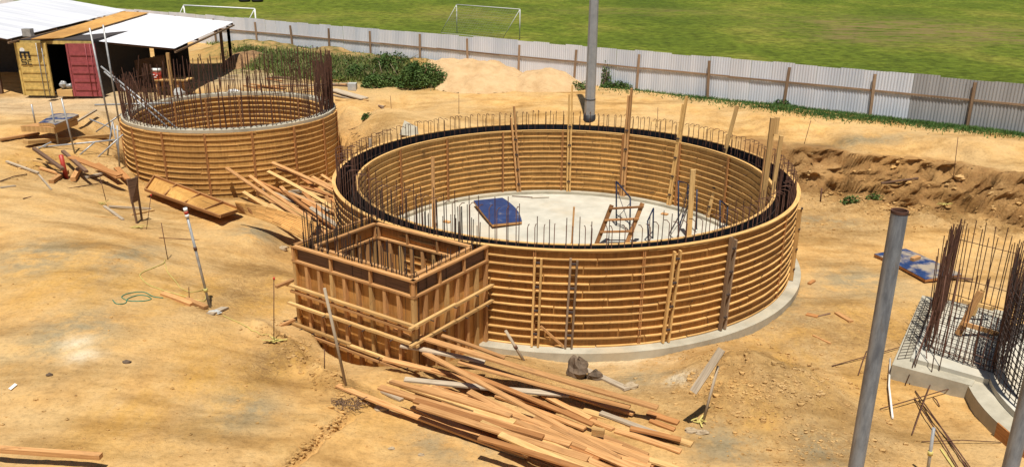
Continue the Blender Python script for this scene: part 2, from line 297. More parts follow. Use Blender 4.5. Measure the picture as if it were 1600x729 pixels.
def dirt():
    m, t, b = new_mat('sandy clay'); tc = ND(t, 'TexCoord').outputs['Object']
    def att(n): a = ND(t, 'Attribute'); a.attribute_name = n; return a.outputs['Fac']
    rt = ND(t, 'Mapping'); rt.inputs['Rotation'].default_value = (0, 0, .6); rt.inputs['Scale'].default_value = (.22, 1.0, 1); t.links.new(tc, rt.inputs['Vector']); streak = noise(t, rt.outputs[0], .9, 6, .65)
    big = noise(t, tc, .35, 5, .6); mid = noise(t, tc, 1.6, 7, .65); fine = noise(t, tc, 11, 8, .7)
    c = ramp(t, mid, [(.25, (.37, .205, .066)), (.5, (.54, .32, .115)), (.75, (.64, .42, .175))])
    c = mix(t, ramp(t, big, [(.42, (0, 0, 0)), (.62, G3(.6))]), c, (.53, .37, .18))
    oj = mix(t, 1.0, att('ochre'), ramp(t, noise(t, mapping(t, tc, (1, .45, 1)), .9, 7, .7), [(.42, (0, 0, 0)), (.62, G3(.95))]), 'MULTIPLY')
    c = mix(t, oj, c, (.54, .305, .075))
    gj = mix(t, 1.0, att('grey'), ramp(t, noise(t, tc, 1.3, 8, .7), [(.38, (0, 0, 0)), (.56, (1, 1, 1))]), 'MULTIPLY')
    c = mix(t, gj, c, (.30, .24, .14))
    c = mix(t, att('pave'), c, mix(t, .5, ramp(t, mid, [(.3, (.34, .29, .21)), (.7, (.46, .40, .30))]), c))
    c = mix(t, mix(t, 1.0, att('cut'), ramp(t, mid, [(.3, G3(.5)), (.6, G3(1))]), 'MULTIPLY'), c, (.31, .165, .06))
    c = mix(t, mix(t, 1.0, att('pale'), ramp(t, mid, [(.35, (0, 0, 0)), (.55, (1, 1, 1))]), 'MULTIPLY'), c, (.60, .50, .34))
    c = mix(t, mix(t, 1.0, att('mossy'), ramp(t, mid, [(.35, (0, 0, 0)), (.6, (1, 1, 1))]), 'MULTIPLY'), c, (.13, .12, .035))
    c = mix(t, 1.0, c, ramp(t, fine, [(.28, G3(.72)), (.5, G3(1)), (.75, G3(1.1))]), 'MULTIPLY')
    rs = mix(t, 1.0, att('rough'), ramp(t, noise(t, tc, 4.5, 9, .78), [(.44, (0, 0, 0)), (.58, G3(.75))]), 'MULTIPLY'); c = mix(t, rs, c, (.33, .19, .07))
    sp = ramp(t, noise(t, tc, 16, 4, .6), [(.66, (0, 0, 0)), (.70, G3(.8))]); spm = ramp(t, noise(t, tc, 1.1, 5, .65), [(.48, (0, 0, 0)), (.60, (1, 1, 1))]); c = mix(t, mix(t, 1.0, sp, spm, 'MULTIPLY'), c, (.24, .135, .055))
    c = mix(t, 1.0, c, ramp(t, streak, [(.36, (.70, .66, .58)), (.50, G3(1)), (.66, (1.12, 1.10, 1.04))]), 'MULTIPLY')
    peb = ND(t, 'TexVoronoi'); peb.inputs['Scale'].default_value = 7; t.links.new(tc, peb.inputs['Vector'])
    pf = ramp(t, peb.outputs['Distance'], [(.06, (1, 1, 1)), (.13, (0, 0, 0))])
    sel = ramp(t, noise(t, tc, 2.2, 4, .6), [(.56, (0, 0, 0)), (.62, G3(.7))])
    c = mix(t, mix(t, 1.0, pf, sel, 'MULTIPLY'), c, (.27, .17, .09))
    t.links.new(c, b.inputs['Base Color']); b.inputs['Roughness'].default_value = .95; b.inputs['Specular IOR Level'].default_value = .15
    ck = ND(t, 'TexVoronoi'); ck.feature = 'DISTANCE_TO_EDGE'; ck.inputs['Scale'].default_value = 2.6
    wv = ND(t, 'TexNoise'); wv.inputs['Scale'].default_value = 2.5; wv.inputs['Detail'].default_value = 5; t.links.new(tc, wv.inputs['Vector'])
    wm = mix(t, .35, tc, wv.outputs['Color'], 'ADD'); t.links.new(wm, ck.inputs['Vector'])
    cr = ramp(t, ck.outputs['Distance'], [(.0, (1, 1, 1)), (.035, (0, 0, 0))])
    crs = mix(t, 1.0, cr, ramp(t, noise(t, tc, .8, 3), [(.5, (0, 0, 0)), (.6, (1, 1, 1))]), 'MULTIPLY')
    crr = mix(t, 1.0, crs, att('rough'), 'MULTIPLY'); c = mix(t, mix(t, 1.0, crr, G3(.7), 'MULTIPLY'), c, (.20, .11, .045)); t.links.new(c, b.inputs['Base Color'])
    h = mix(t, .55, fine, noise(t, tc, 4.2, 10, .8), 'ADD'); h = mix(t, .5, h, pf, 'ADD')
    bp = ND(t, 'Bump'); bp.inputs['Distance'].default_value = .085
    st = ND(t, 'MapRange'); st.inputs['To Min'].default_value = .55; st.inputs['To Max'].default_value = 1.0; t.links.new(att('rough'), st.inputs['Value']); t.links.new(st.outputs[0], bp.inputs['Strength'])
    t.links.new(h, bp.inputs['Height']); t.links.new(bp.outputs[0], b.inputs['Normal']); return m
M['dirt'] = dirt()
def sand():
    m, t, b = new_mat('piled sand'); tc = ND(t, 'TexCoord').outputs['Object']
    n = noise(t, tc, 1.4, 8, .7); c = ramp(t, n, [(.3, (.50, .31, .14)), (.6, (.66, .45, .23))])
    t.links.new(c, b.inputs['Base Color']); b.inputs['Roughness'].default_value = .95; bump(t, b, noise(t, tc, 3, 9, .75), 1.0, .15); return m
M['sand'] = sand()
M['clay'] = plain('brown clay clods', (.30, .17, .075), .95, var=.6, scale=2.5, bumpd=.15)
def grass():
    m, t, b = new_mat('mown field grass'); tc = ND(t, 'TexCoord').outputs['Object']
    c = ramp(t, noise(t, mapping(t, tc, (1, .7, 1)), .11, 6, .6), [(.35, (.070, .100, .010)), (.52, (.108, .138, .014)), (.68, (.18, .18, .028))])
    c = mix(t, .75, c, ramp(t, noise(t, tc, 1.6, 9, .75), [(.38, G3(.38)), (.5, G3(1)), (.62, G3(1.6))]), 'MULTIPLY')
    a = ND(t, 'Attribute'); a.attribute_name = 'bare'
    f = mix(t, 1.0, a.outputs['Fac'], ramp(t, noise(t, mapping(t, tc, (.6, 1.5, 1)), .55, 8, .7), [(.42, (0, 0, 0)), (.62, (1, 1, 1))]), 'MULTIPLY')
    c = mix(t, f, c, (.20, .145, .06))
    t.links.new(c, b.inputs['Base Color']); b.inputs['Roughness'].default_value = .9; b.inputs['Specular IOR Level'].default_value = .1
    bump(t, b, noise(t, tc, 5, 9, .8), .9, .12); return m
M['grass'] = grass()
def leaf(name, a, b_):
    m, t, b = new_mat(name); tc = ND(t, 'TexCoord').outputs['Object']
    c = ramp(t, noise(t, tc, 1.2, 5, .7), [(.35, a), (.65, b_)])
    t.links.new(c, b.inputs['Base Color']); b.inputs['Roughness'].default_value = .6; b.inputs['Specular IOR Level'].default_value = .2; return m
M['weed'] = leaf('weed leaves', (.10, .15, .03), (.24, .26, .07))
M['weeddry'] = leaf('dry weed stems', (.22, .19, .08), (.38, .32, .15))
M['bush'] = leaf('dark bush leaves', (.018, .045, .012), (.05, .10, .02))
M['shrub'] = leaf('mid green leaves', (.04, .085, .018), (.11, .165, .04))
M['verge'] = leaf('verge grass', (.03, .085, .018), (.09, .16, .035))

# ------------------------------------------------------------------ mesh helpers
WL = {}
class MB:
    def __init__(s): s.v = []; s.f = []; s.uv = []; s.sm = []
    def quad(s, idx, uvs, smooth=False): s.f.append(idx); s.uv.extend(uvs); s.sm.append(smooth)
    def bar(s, p0, p1, wd, th, up=(0, 0, 1), taper=1.0):
        p0 = Vector(p0); p1 = Vector(p1); d = p1 - p0; L = d.length; d.normalize(); up = Vector(up)
        if abs(d.dot(up)) > .98: up = Vector((0, 1, 0)) if abs(d.y) < .9 else Vector((1, 0, 0))
        sd = d.cross(up).normalized(); u = sd.cross(d).normalized(); n = len(s.v)
        for k, p in enumerate((p0, p1)):
            q = 1 if k == 0 else taper
            for a, b in ((-1, -1), (1, -1), (1, 1), (-1, 1)): s.v.append(p + sd * (a * wd / 2 * q) + u * (b * th / 2 * q))
        o = random.random() * 80; e = random.random() * 80; per = [0, wd, wd + th, 2 * wd + th, 2 * wd + 2 * th]
        for k in range(4):
            k2 = (k + 1) % 4
            s.quad((n + k, n + k2, n + 4 + k2, n + 4 + k), [(o, e + per[k]), (o, e + per[k + 1]), (o + L, e + per[k + 1]), (o + L, e + per[k])])
        s.quad((n + 3, n + 2, n + 1, n), [(o, e), (o + .01, e), (o + .01, e + th), (o, e + th)])
        s.quad((n + 4, n + 5, n + 6, n + 7), [(o, e), (o + .01, e), (o + .01, e + th), (o, e + th)]); return s
    def tube(s, pts, r, n=6, cap=True, r1=None):
        pts = [Vector(p) for p in pts]; base = len(s.v); L = 0; o = random.random() * 50
        prev = None
        for i, p in enumerate(pts):
            d = (pts[min(i + 1, len(pts) - 1)] - pts[max(i - 1, 0)]).normalized()
            if prev is None:
                a = d.cross(Vector((0, 0, 1)));
                if a.length < .05: a = d.cross(Vector((1, 0, 0)))
                a.normalize()
            else: a = (prev - d * prev.dot(d)).normalized()
            prev = a; b = d.cross(a); rr = r if r1 is None else r + (r1 - r) * i / (len(pts) - 1)
            for k in range(n): t = 2 * PI * k / n; s.v.append(p + a * (rr * math.cos(t)) + b * (rr * math.sin(t)))
        for i in range(len(pts) - 1):
            dl = (pts[i + 1] - pts[i]).length
            for k in range(n):
                k2 = (k + 1) % n; q = base + i * n
                s.quad((q + k, q + k2, q + n + k2, q + n + k), [(o + L, k / n), (o + L, (k + 1) / n), (o + L + dl, (k + 1) / n), (o + L + dl, k / n)], True)
            L += dl
        if cap:
            s.f.append(tuple(base + k for k in range(n))[::-1]); s.uv.extend([(o, 0)] * n); s.sm.append(False)
            q = base + (len(pts) - 1) * n; s.f.append(tuple(q + k for k in range(n))); s.uv.extend([(o, 0)] * n); s.sm.append(False)
        return s
    def ring(s, c, r0, r1, z0, z1, a0=0, a1=2 * PI, seg=96, wob=0):
        """annular block between radii r0<r1"""
        n = len(s.v); full = abs(a1 - a0 - 2 * PI) < 1e-6; m = seg if full else seg + 1; o = random.random() * 40; e = random.random() * 80
        for i in range(m):
            a = a0 + (a1 - a0) * i / seg; ca, sa = math.cos(a), math.sin(a); dz = random.uniform(-wob, wob)
            for r, z in ((r0, z0), (r1, z0), (r1, z1), (r0, z1)): s.v.append(Vector((c.x + r * ca, c.y + r * sa, z + dz)))
        h = z1 - z0; t = r1 - r0; per = [0, t, t + h, 2 * t + h, 2 * t + 2 * h]; L = (r0 + r1) / 2 * (a1 - a0) / seg
        for i in range(seg):
            j = (i + 1) % m; u0 = o + i * L; u1 = u0 + L
            for k in range(4):
                k2 = (k + 1) % 4
                s.quad((n + 4 * i + k, n + 4 * i + k2, n + 4 * j + k2, n + 4 * j + k), [(u0, e + per[k]), (u0, e + per[k + 1]), (u1, e + per[k + 1]), (u1, e + per[k])])
        if not full:
            for q, fl in ((n, 1), (n + 4 * seg, 0)):
                f = (q, q + 1, q + 2, q + 3); s.quad(f[::-1] if not fl else f, [(0, 0), (t, 0), (t, h), (0, h)])
        return s
    def arcs(s, c, r0, r1, z0, z1, n, jr=.006, jz=.012, seg=144):
        """a hoop of n separate battens with small gaps and offsets"""
        a = random.random() * 6.28
        for k in range(n):
            a1 = a + 2 * PI / n * random.uniform(.8, 1.2) if k < n - 1 else None
            if k == 0: a_s = a
            if a1 is None or a1 > a_s + 2 * PI - .1: a1 = a_s + 2 * PI
            d = random.uniform(-jz, jz); e = random.uniform(-jr, jr); s.ring(c, r0, r1, z0 + d, z1 + d, a, a1 - .004, seg=max(4, int(seg * (a1 - a) / 6.283)), wob=.005)
            a = a1
            if a >= a_s + 2 * PI - 1e-6: break
        return s
    def prism(s, pts, z0, z1):
        n = len(s.v); k = len(pts)
        for z in (z0, z1):
            for p in pts: s.v.append(Vector((p[0], p[1], z)))
        s.f.append(tuple(n + i for i in range(k))[::-1]); s.uv.extend([(p[0], p[1]) for p in pts][::-1]); s.sm.append(False)
        s.f.append(tuple(n + k + i for i in range(k))); s.uv.extend([(p[0], p[1]) for p in pts]); s.sm.append(False)
        for i in range(k):
            j = (i + 1) % k; L = math.hypot(pts[i][0] - pts[j][0], pts[i][1] - pts[j][1])
            s.quad((n + i, n + j, n + k + j, n + k + i), [(0, z0), (L, z0), (L, z1), (0, z1)])
        return s
    def slab(s, c4, th):
        """a flat panel through 4 corner points, thickness th downwards along its normal"""
        c4 = [Vector(p) for p in c4]; nn = (c4[1] - c4[0]).cross(c4[3] - c4[0]).normalized()
        if nn.z < 0: nn = -nn
        n = len(s.v)
        for p in c4: s.v.append(p - nn * th)
        for p in c4: s.v.append(p.copy())
        a = (c4[1] - c4[0]).length; b = (c4[3] - c4[0]).length
        o = random.random() * 30
        s.quad((n + 3, n + 2, n + 1, n), [(o, 0), (o + a, 0), (o + a, b), (o, b)]); s.quad((n + 4, n + 5, n + 6, n + 7), [(o, 0), (o + a, 0), (o + a, b), (o, b)])
        for i in range(4):
            j = (i + 1) % 4; s.quad((n + i, n + j, n + 4 + j, n + 4 + i), [(o, 0), (o + a, 0), (o + a, th), (o, th)])
        return s
    def blob(s, c, r, sq=(1, 1, 1), seed=0, rough=.3, nu=9, nv=7):
        n = len(s.v); rr = random.Random(seed)
        ph = [rr.uniform(0, 6.28) for _ in range(6)]
        for i in range(nv + 1):
            th = PI * i / nv
            for j in range(nu):
                a = 2 * PI * j / nu
                d = 1 + rough * (math.sin(2 * a + ph[0] + 2 * th) * .4 + math.sin(3 * a + ph[1] - th * 3) * .35 + math.sin(5 * th + ph[2] + a) * .35) + (rr.uniform(-rough, rough) * .4 if 0 < i < nv else 0)
                s.v.append(Vector(c) + Vector((r * sq[0] * d * math.sin(th) * math.cos(a), r * sq[1] * d * math.sin(th) * math.sin(a), r * sq[2] * d * math.cos(th))))
        for i in range(nv):
            for j in range(nu):
                j2 = (j + 1) % nu; s.quad((n + i * nu + j, n + (i + 1) * nu + j, n + (i + 1) * nu + j2, n + i * nu + j2), [(0, 0)] * 4, False)
        return s
    def build(s, name, mat, parent=None, origin=None, label=None, cat=None, group=None, kind=None):
        if parent is not None: o = WL[parent.name]
        elif origin is not None: o = Vector(origin)
        else:
            o = sum(s.v, Vector()) / len(s.v); o = Vector((o.x, o.y, min(v.z for v in s.v)))
        me = bpy.data.meshes.new(name); me.from_pydata([tuple(v - o) for v in s.v], [], s.f)
        uvl = me.uv_layers.new(name='UVMap'); uvl.data.foreach_set('uv', np.array(s.uv, dtype=np.float32).ravel())
        me.polygons.foreach_set('use_smooth', s.sm); me.materials.append(mat); me.update()
        ob = bpy.data.objects.new(name, me); COL.objects.link(ob)
        if parent is not None: ob.parent = parent; WL[ob.name] = o
        else: ob.location = o; WL[ob.name] = o
        tag(ob, label, cat, group, kind); return ob
def tag(o, label=None, cat=None, group=None, kind=None):
    if label: o['label'] = label
    if cat: o['category'] = cat
    if group: o['group'] = group
    if kind: o['kind'] = kind
def thing(name, label, cat, loc, group=None):
    o = bpy.data.objects.new(name, None); COL.objects.link(o); o.location = Vector(loc); o.empty_display_size = .3
    WL[o.name] = Vector(loc); tag(o, label, cat, group); return o
def bezel(ob, w_=.004):
    m = ob.modifiers.new('bevel', 'BEVEL'); m.width = w_; m.segments = 1; m.limit_method = 'ANGLE'; return ob

# ------------------------------------------------------------------ ground sheet
def px_blob(x, y, cx, cy, rx, ry):
    p = ground(cx, cy); q = ground(cx + rx, cy); r = ground(cx, cy + ry)
    ax = max(.3, abs(q.x - p.x)); ay = max(.3, abs(r.y - p.y))
    return np.exp(-((x - p.x) / ax) ** 2 - ((y - p.y) / ay) ** 2)
idx = np.arange(NR * NCOL).reshape(NR, NCOL)
faces = np.stack([idx[:-1, :-1], idx[:-1, 1:], idx[1:, 1:], idx[1:, :-1]], -1).reshape(-1, 4)
_yl, _yt = lip_toe(xs); _t = (ys - _yt) / (_yl - _yt); cutm = smooth(8.6, 9.4, xs) * smooth(-.5, .2, _t) * (1 - smooth(1.0, 1.9, _t))
_rg = np.abs(fbm(xs * 1.4 + 3, zs * 2.6 + ys * 1.3, 4)) * 2.4 - .25; _rh = fbm(xs * 4.3, zs * 5.5 + ys * 4, 4)
ysd = ys + cutm * (.40 * _rg + .35 * _rh)
me = bpy.data.meshes.new('ground'); me.vertices.add(len(xs)); me.vertices.foreach_set('co', np.c_[xs, ysd, zs].astype(np.float32).ravel())
me.loops.add(faces.size); me.loops.foreach_set('vertex_index', faces.ravel()); me.polygons.add(len(faces))
me.polygons.foreach_set('loop_start', np.arange(0, faces.size, 4)); me.polygons.foreach_set('loop_total', np.full(len(faces), 4)); me.polygons.foreach_set('use_smooth', np.ones(len(faces), bool))
me.update()
def sumb(L, amp=1):
    a = np.zeros_like(xs)
    for b in L: a = np.maximum(a, px_blob(xs, ys, *b))
    return a * amp
att = {'cut': cutm, 'ochre': sumb([(330, 590, 130, 90), (450, 560, 80, 60), (250, 640, 120, 80), (120, 440, 150, 60), (300, 450, 90, 60), (1250, 560, 120, 70), (1200, 640, 90, 50), (60, 250, 70, 30), (1380, 500, 120, 60), (600, 640, 60, 40), (420, 470, 50, 40)]),
       'grey': sumb([(400, 362, 55, 22), (110, 520, 90, 60), (200, 400, 60, 40), (1130, 695, 70, 40), (1290, 700, 60, 40), (1200, 480, 90, 40), (1340, 440, 80, 30), (60, 400, 80, 40), (720, 690, 90, 40), (1000, 590, 60, 20), (380, 640, 60, 40), (1260, 345, 90, 12), (1330, 220, 120, 12)]),
       'pave': np.clip(sumb([(60, 165, 200, 14), (180, 152, 160, 14), (400, 120, 100, 16)]) * 1.6, 0, 1),
       'pale': sumb([(130, 556, 26, 10), (120, 535, 20, 6), (1060, 590, 30, 10), (960, 560, 120, 8)]),
       'mossy': np.clip(sumb([(420, 92, 60, 20), (500, 100, 80, 22), (590, 105, 90, 30), (450, 80, 90, 22), (520, 85, 60, 16), (640, 118, 50, 20), (380, 78, 40, 14)]) * 2.2, 0, 1),
       'rough': np.clip(np.maximum(bankmask(xs, ys), sumb([(1180, 600, 190, 75), (1330, 520, 160, 60), (1290, 350, 90, 30), (450, 545, 60, 70), (540, 610, 40, 30), (400, 430, 70, 50), (340, 300, 140, 24), (700, 580, 120, 30), (430, 560, 40, 60), (800, 590, 90, 30), (380, 460, 60, 60), (1300, 690, 120, 40), (100, 270, 100, 20), (580, 220, 30, 20), (760, 180, 60, 12)])), 0, 1)}
for k, a in att.items():
    t = me.attributes.new(k, 'FLOAT', 'POINT'); t.data.foreach_set('value', a.astype(np.float32))
me.materials.append(M['dirt']); g = bpy.data.objects.new('ground', me); COL.objects.link(g); g['kind'] = 'structure'

# playing field beyond the fence, one grid sheet that reaches far past the picture
nx, ny = 120, 90
gx = np.linspace(-170, 170, nx); mb = MB(); vid = []
for j in range(ny):
    for i in range(nx):
        y0 = float(fence_y(min(max(gx[i], -60), 30))) if gx[i] <= 30 else float(fence_y(30)) - (gx[i] - 30) * .7
        y0 = max(y0, 8); y0 += .12; yy = y0 + (260 - y0) * (j / (ny - 1)) ** 1.8
        mb.v.append(Vector((gx[i], yy, 2.29)))
for j in range(ny - 1):
    for i in range(nx - 1): a = j * nx + i; mb.quad((a, a + 1, a + nx + 1, a + nx), [(0, 0)] * 4, True)
fl = mb.build('playing_field', M['grass'], origin=(0, 0, 0), kind='structure')
fx = np.array([v.x for v in mb.v]); fy = np.array([v.y for v in mb.v]); bare = np.zeros_like(fx)
for (cx, cy, rx, ry) in [(1420, 45, 170, 22), (1340, 55, 80, 14), (1560, 60, 60, 10), (1000, 18, 150, 6), (720, 25, 60, 12), (460, 30, 60, 10)]:
    p = at(cx, cy, 2.29); q = at(cx + rx, cy, 2.29); r = at(cx, cy + ry, 2.29)
    bare = np.maximum(bare, np.exp(-((fx - p.x) / (q.x - p.x)) ** 2 - ((fy - p.y) / (r.y - p.y)) ** 2) * (1.3 if cy > 40 else .6))
t = fl.data.attributes.new('bare', 'FLOAT', 'POINT'); t.data.foreach_set('value', bare.astype(np.float32))
#@@REST
# ------------------------------------------------------------------ corrugated fence
def corr_sheet(mb, p0, p1, z0, z1, pitch=.13, amp=.022, tilt=0.0):
    p0 = Vector(p0); p1 = Vector(p1); d = p1 - p0; L = d.length; d.normalize(); nn = Vector((d.y, -d.x, 0))
    k = max(4, int(round(L / pitch)) * 4); base = len(mb.v); o = random.random() * 60
    prof = [0, 1, 1, 0]
    for i in range(k + 1):
        a = amp * prof[i % 4]
        for z in (z0, z1): mb.v.append(p0 + d * (L * i / k) + nn * (a + tilt * (z - z0)) + Vector((0, 0, z)))
    for i in range(k):
        q = base + 2 * i; u0 = o + L * i / k; u1 = o + L * (i + 1) / k
        mb.quad((q, q + 2, q + 3, q + 1), [(u0, 0), (u1, 0), (u1, z1 - z0), (u0, z1 - z0)])
fx0, fx1 = -44.0, 27.0
def fpt(x, off=0.0, z=0.0):
    y = float(fence_y(x)); s = float(fence_y(x + .1) - fence_y(x - .1)) / .2; n = math.hypot(1, s)
    return Vector((x + s * off / n * 1, y - off / n, z))          # off > 0 : towards the tanks
fence = thing('corrugated_fence', 'long pale corrugated metal fence on timber posts along the green field', 'fence', fpt(0, 0, 2.2))
x = fx0; n = 0
while x < fx1:
    s = float(fence_y(x + .1) - fence_y(x - .1)) / .2; dx = .98 / math.hypot(1, s)
    b = MB(); top = 4.16 + random.uniform(-.045, .03); z0 = 2.12
    a, c = fpt(x), fpt(x + dx * 1.0)
    corr_sheet(b, a, c, z0, top, tilt=random.uniform(-.01, .01))
    b.build('sheet', M['zincold'] if x > 16.6 else random.choice((M['zinc'], M['zinc'], M['zincb'])), fence); x += dx; n += 1
POSTPX = [(1515, 190), (1362, 175), (1226, 155), (1108, 145), (996, 137), (898, 122), (812, 105), (733, 88), (657, 75), (582, 68), (517, 58), (460, 50), (404, 42)]
pxs = []
for q in POSTPX:
    best = min((abs(to_px(xx, fpt(xx, .1).y, 2.3)[0] - q[0]), xx) for xx in np.arange(fx0, fx1, .1)); pxs.append(best[1])
pxs += [22.2, 26.2, -20.5, -24, -27.5, -31, -35]
for k, xx in enumerate(pxs):
    p = fpt(xx, .09); lean = random.uniform(-.08, .08)
    MB().bar(p + Vector((0, 0, 2.05)), p + Vector((lean, 0, 3.98 + random.uniform(-.06, .1))), .12, .07, up=(0, 1, 0)).build('post', M['post'], fence)
xx = fx0
while xx < fx1 - 1:
    x2 = min(xx + 3.6, fx1 - .3); a, c = fpt(xx, .045), fpt(x2 + .1, .045)
    MB().bar(a + Vector((0, 0, 3.32 + random.uniform(-.02, .02))), c + Vector((0, 0, 3.32 + random.uniform(-.02, .02))), .035, .08).build('rail', M['post'], fence); xx = x2

# ------------------------------------------------------------------ far side of the field and its furniture
def goal(pts, label, net, hgt, r, posts_white=True, depth=1.6):
    A, B, D = pts      # two front feet, one back foot direction vector
    t = thing('football_goal', label, 'goal', A, 'white goal frames on the field')
    up = Vector((0, 0, hgt)); m = M['dullwhite'] if net else M['white']
    MB().tube([A, A + up], r, 8).build('post', m, t); MB().tube([B, B + up], r, 8).build('post', m, t)
    MB().tube([A + up, B + up], r, 8).build('crossbar', m, t)
    for P in (A, B): MB().tube([P + up, P + D], r * .7, 6).build('back_stay', m, t)
    MB().tube([A + D, B + D], r * .6, 6).build('ground_bar', m, t)
    if net:
        b = MB(); W = (B - A); n = 26
        for i in range(n + 1): q = A + W * (i / n); b.tube([q + up, q + D], .006, 3, cap=False)
        for j in range(1, 12): h = j / 12; b.tube([A + up * (1 - h) + D * h, B + up * (1 - h) + D * h], .006, 3, cap=False)
        b.build('net', M['net'], t)
gA, gB = at(812, 62, 2.3), at(783, 60, 2.3)
f0 = at(812, 62, 2.3); f1 = at(714, 52, 2.3); back = at(785, 61, 2.3) - f0
goal((f1, f0, back), 'white metal football goal frame with net standing behind the middle of the fence', True, 2.15, .038)
h0 = at(398, 14, 4.45); h1 = at(287, 8.5, 4.45); h0.z = 2.3; h1.z = 2.3
goal((h0, h1, Vector((-1.5, .6, 0))), 'white netless goal frame far off near the left end of the fence', False, 2.15, .05)
t = thing('tyre_stack', 'pair of black tyres lying on the far grass at the top edge', 'tyres', at(392, 3, 2.3))
for dx in (-.7, .75):
    c = at(392, 3, 2.3) + Vector((dx, 0, .02)); b = MB()
    for q in range(1): 
        pts = [c + Vector((.5 * math.cos(2 * PI * k / 16), .5 * math.sin(2 * PI * k / 16), .16)) for k in range(17)]; b.tube(pts, .17, 8, cap=False)
    b.build('tyre', M['tyre'], t)
# wall strip beyond the field at top left
wallp0, wallp1 = Vector((-75, 92, 2.2)), Vector((-26, 118, 2.2))
t = thing('boundary_wall', 'long low brown wall with pillars at the top left beyond the field', 'wall', wallp0)
b = MB(); b.bar(wallp0 + Vector((0, 0, 1.1)), wallp1 + Vector((0, 0, 1.1)), .25, 2.2); b.build('wall_panel', plain('dull brown render', (.24, .19, .15), .9), t)
for k in range(11):
    p = wallp0.lerp(wallp1, k / 10) + Vector((0, -.2, 0)); MB().bar(p, p + Vector((0, 0, 2.45)), .35, .35).build('pillar', M['dark'], t)

# ------------------------------------------------------------------ light pole
pb = at(921, 184, 1.95); pb.z = gz(pb.x, pb.y)
t = thing('light_pole', 'tall grey eight sided steel light pole behind the big round tank', 'light pole', pb)
b = MB(); b.tube([pb + Vector((0, 0, -.3)), pb + Vector((0, 0, .22))], .27, 12); b.build('footing', M['blacksteel'], t)
b = MB(); b.tube([pb + Vector((0, 0, .22)), pb + Vector((0, 0, .9))], .235, 8, r1=.232); 
for i in range(len(b.sm)): b.sm[i] = False
b.build('base_sleeve', M['pole'], t)
b = MB(); b.tube([pb + Vector((0, 0, .86)), pb + Vector((.0, 0, 11.5))], .222, 8, r1=.15)
for i in range(len(b.sm)): b.sm[i] = False
b.build('shaft', M['pole'], t)
b = MB(); b.tube([pb + Vector((0, 0, .885)), pb + Vector((0, 0, .915))], .243, 8); b.build('collar', M['blacksteel'], t)

# ------------------------------------------------------------------ round tanks
def bar_ring(t, c, rr, z0, z1s, n, jit, mat, r=.009, hook=0, hookin=True, skip=None, name='rebar', lean=.015, a_lo=None):
    """vertical bars round a circle: nearest 100 as parts, the rest one part"""
    bars = []
    for k in range(n):
        a = 2 * PI * (k + random.uniform(-.2, .2)) / n
        if skip and skip(a): continue
        ca, sa = math.cos(a), math.sin(a); z1 = z1s(a) + random.uniform(-jit, jit)
        p = Vector((c.x + rr * ca, c.y + rr * sa, z0)); q = Vector((p.x + random.gauss(0, lean), p.y + random.gauss(0, lean), z1))
        pts = [p, p.lerp(q, .5) + Vector((random.gauss(0, lean / 3), 0, 0)), q]
        if hook: h = hook if hookin else -hook; pts += [q + Vector((-ca * h * .5, -sa * h * .5, .035)), q + Vector((-ca * h, -sa * h, .0))]
        bars.append((math.hypot(q.x, q.y), pts))
    return bars
def emit_bars(t, bars, mat, r, name):
    bars.sort(key=lambda b: b[0])
    for d, pts in bars[:100]: MB().tube(pts, r, 5, cap=False).build(name, mat, t)
    rest = MB()
    for d, pts in bars[100:]: rest.tube(pts, r, 5, cap=False)
    if rest.v: rest.build(name, mat, t, kind='stuff')
zb = .16; HB = ZT - zb; NB = 13
# --- big tank
tk = thing('tank_foundation', 'pale concrete slab and kerb carrying the big round formwork', 'foundation', (BC.x, BC.y, 0))
b = MB(); b.ring(BC, .02, BR + .30, -.35, .06, seg=128); b.build('slab', M['slab'], tk)
b = MB(); b.ring(BC, BR - .9, BR + .31, -.30, zb, seg=128); b.build('kerb', M['conc'], tk)
Rin = BR - .66
cage = thing('rebar_cage', 'ring of hooked rusty starter bars standing in the gap of the big round form', 'rebar', (BC.x, BC.y, 0))
def near_left(a): return math.cos(a - R(222)) > .80
bars = bar_ring(cage, BC, BR - .14, zb, lambda a: ZT + (.50 if not near_left(a) else .85), 190, .04, None, hook=.26)
bars += bar_ring(cage, BC, Rin + .10, zb, lambda a: ZT + (.62 if not near_left(a) else .98) - (.15 if math.sin(a) > 0 else 0), 120, .09, None)
emit_bars(cage, bars, M['rust'], .0105, 'vertical_bar')
for k, z in enumerate([.5, .9, 1.3, 1.7, 2.05, 2.35]):
    for rr in (BR - .155, Rin + .115):
        b = MB(); pts = [BC + Vector((rr * math.cos(2 * PI * i / 96), rr * math.sin(2 * PI * i / 96), z)) for i in range(97)]; b.tube(pts, .009, 4, cap=False); b.build('hoop_bar', M['rustdark'], cage)
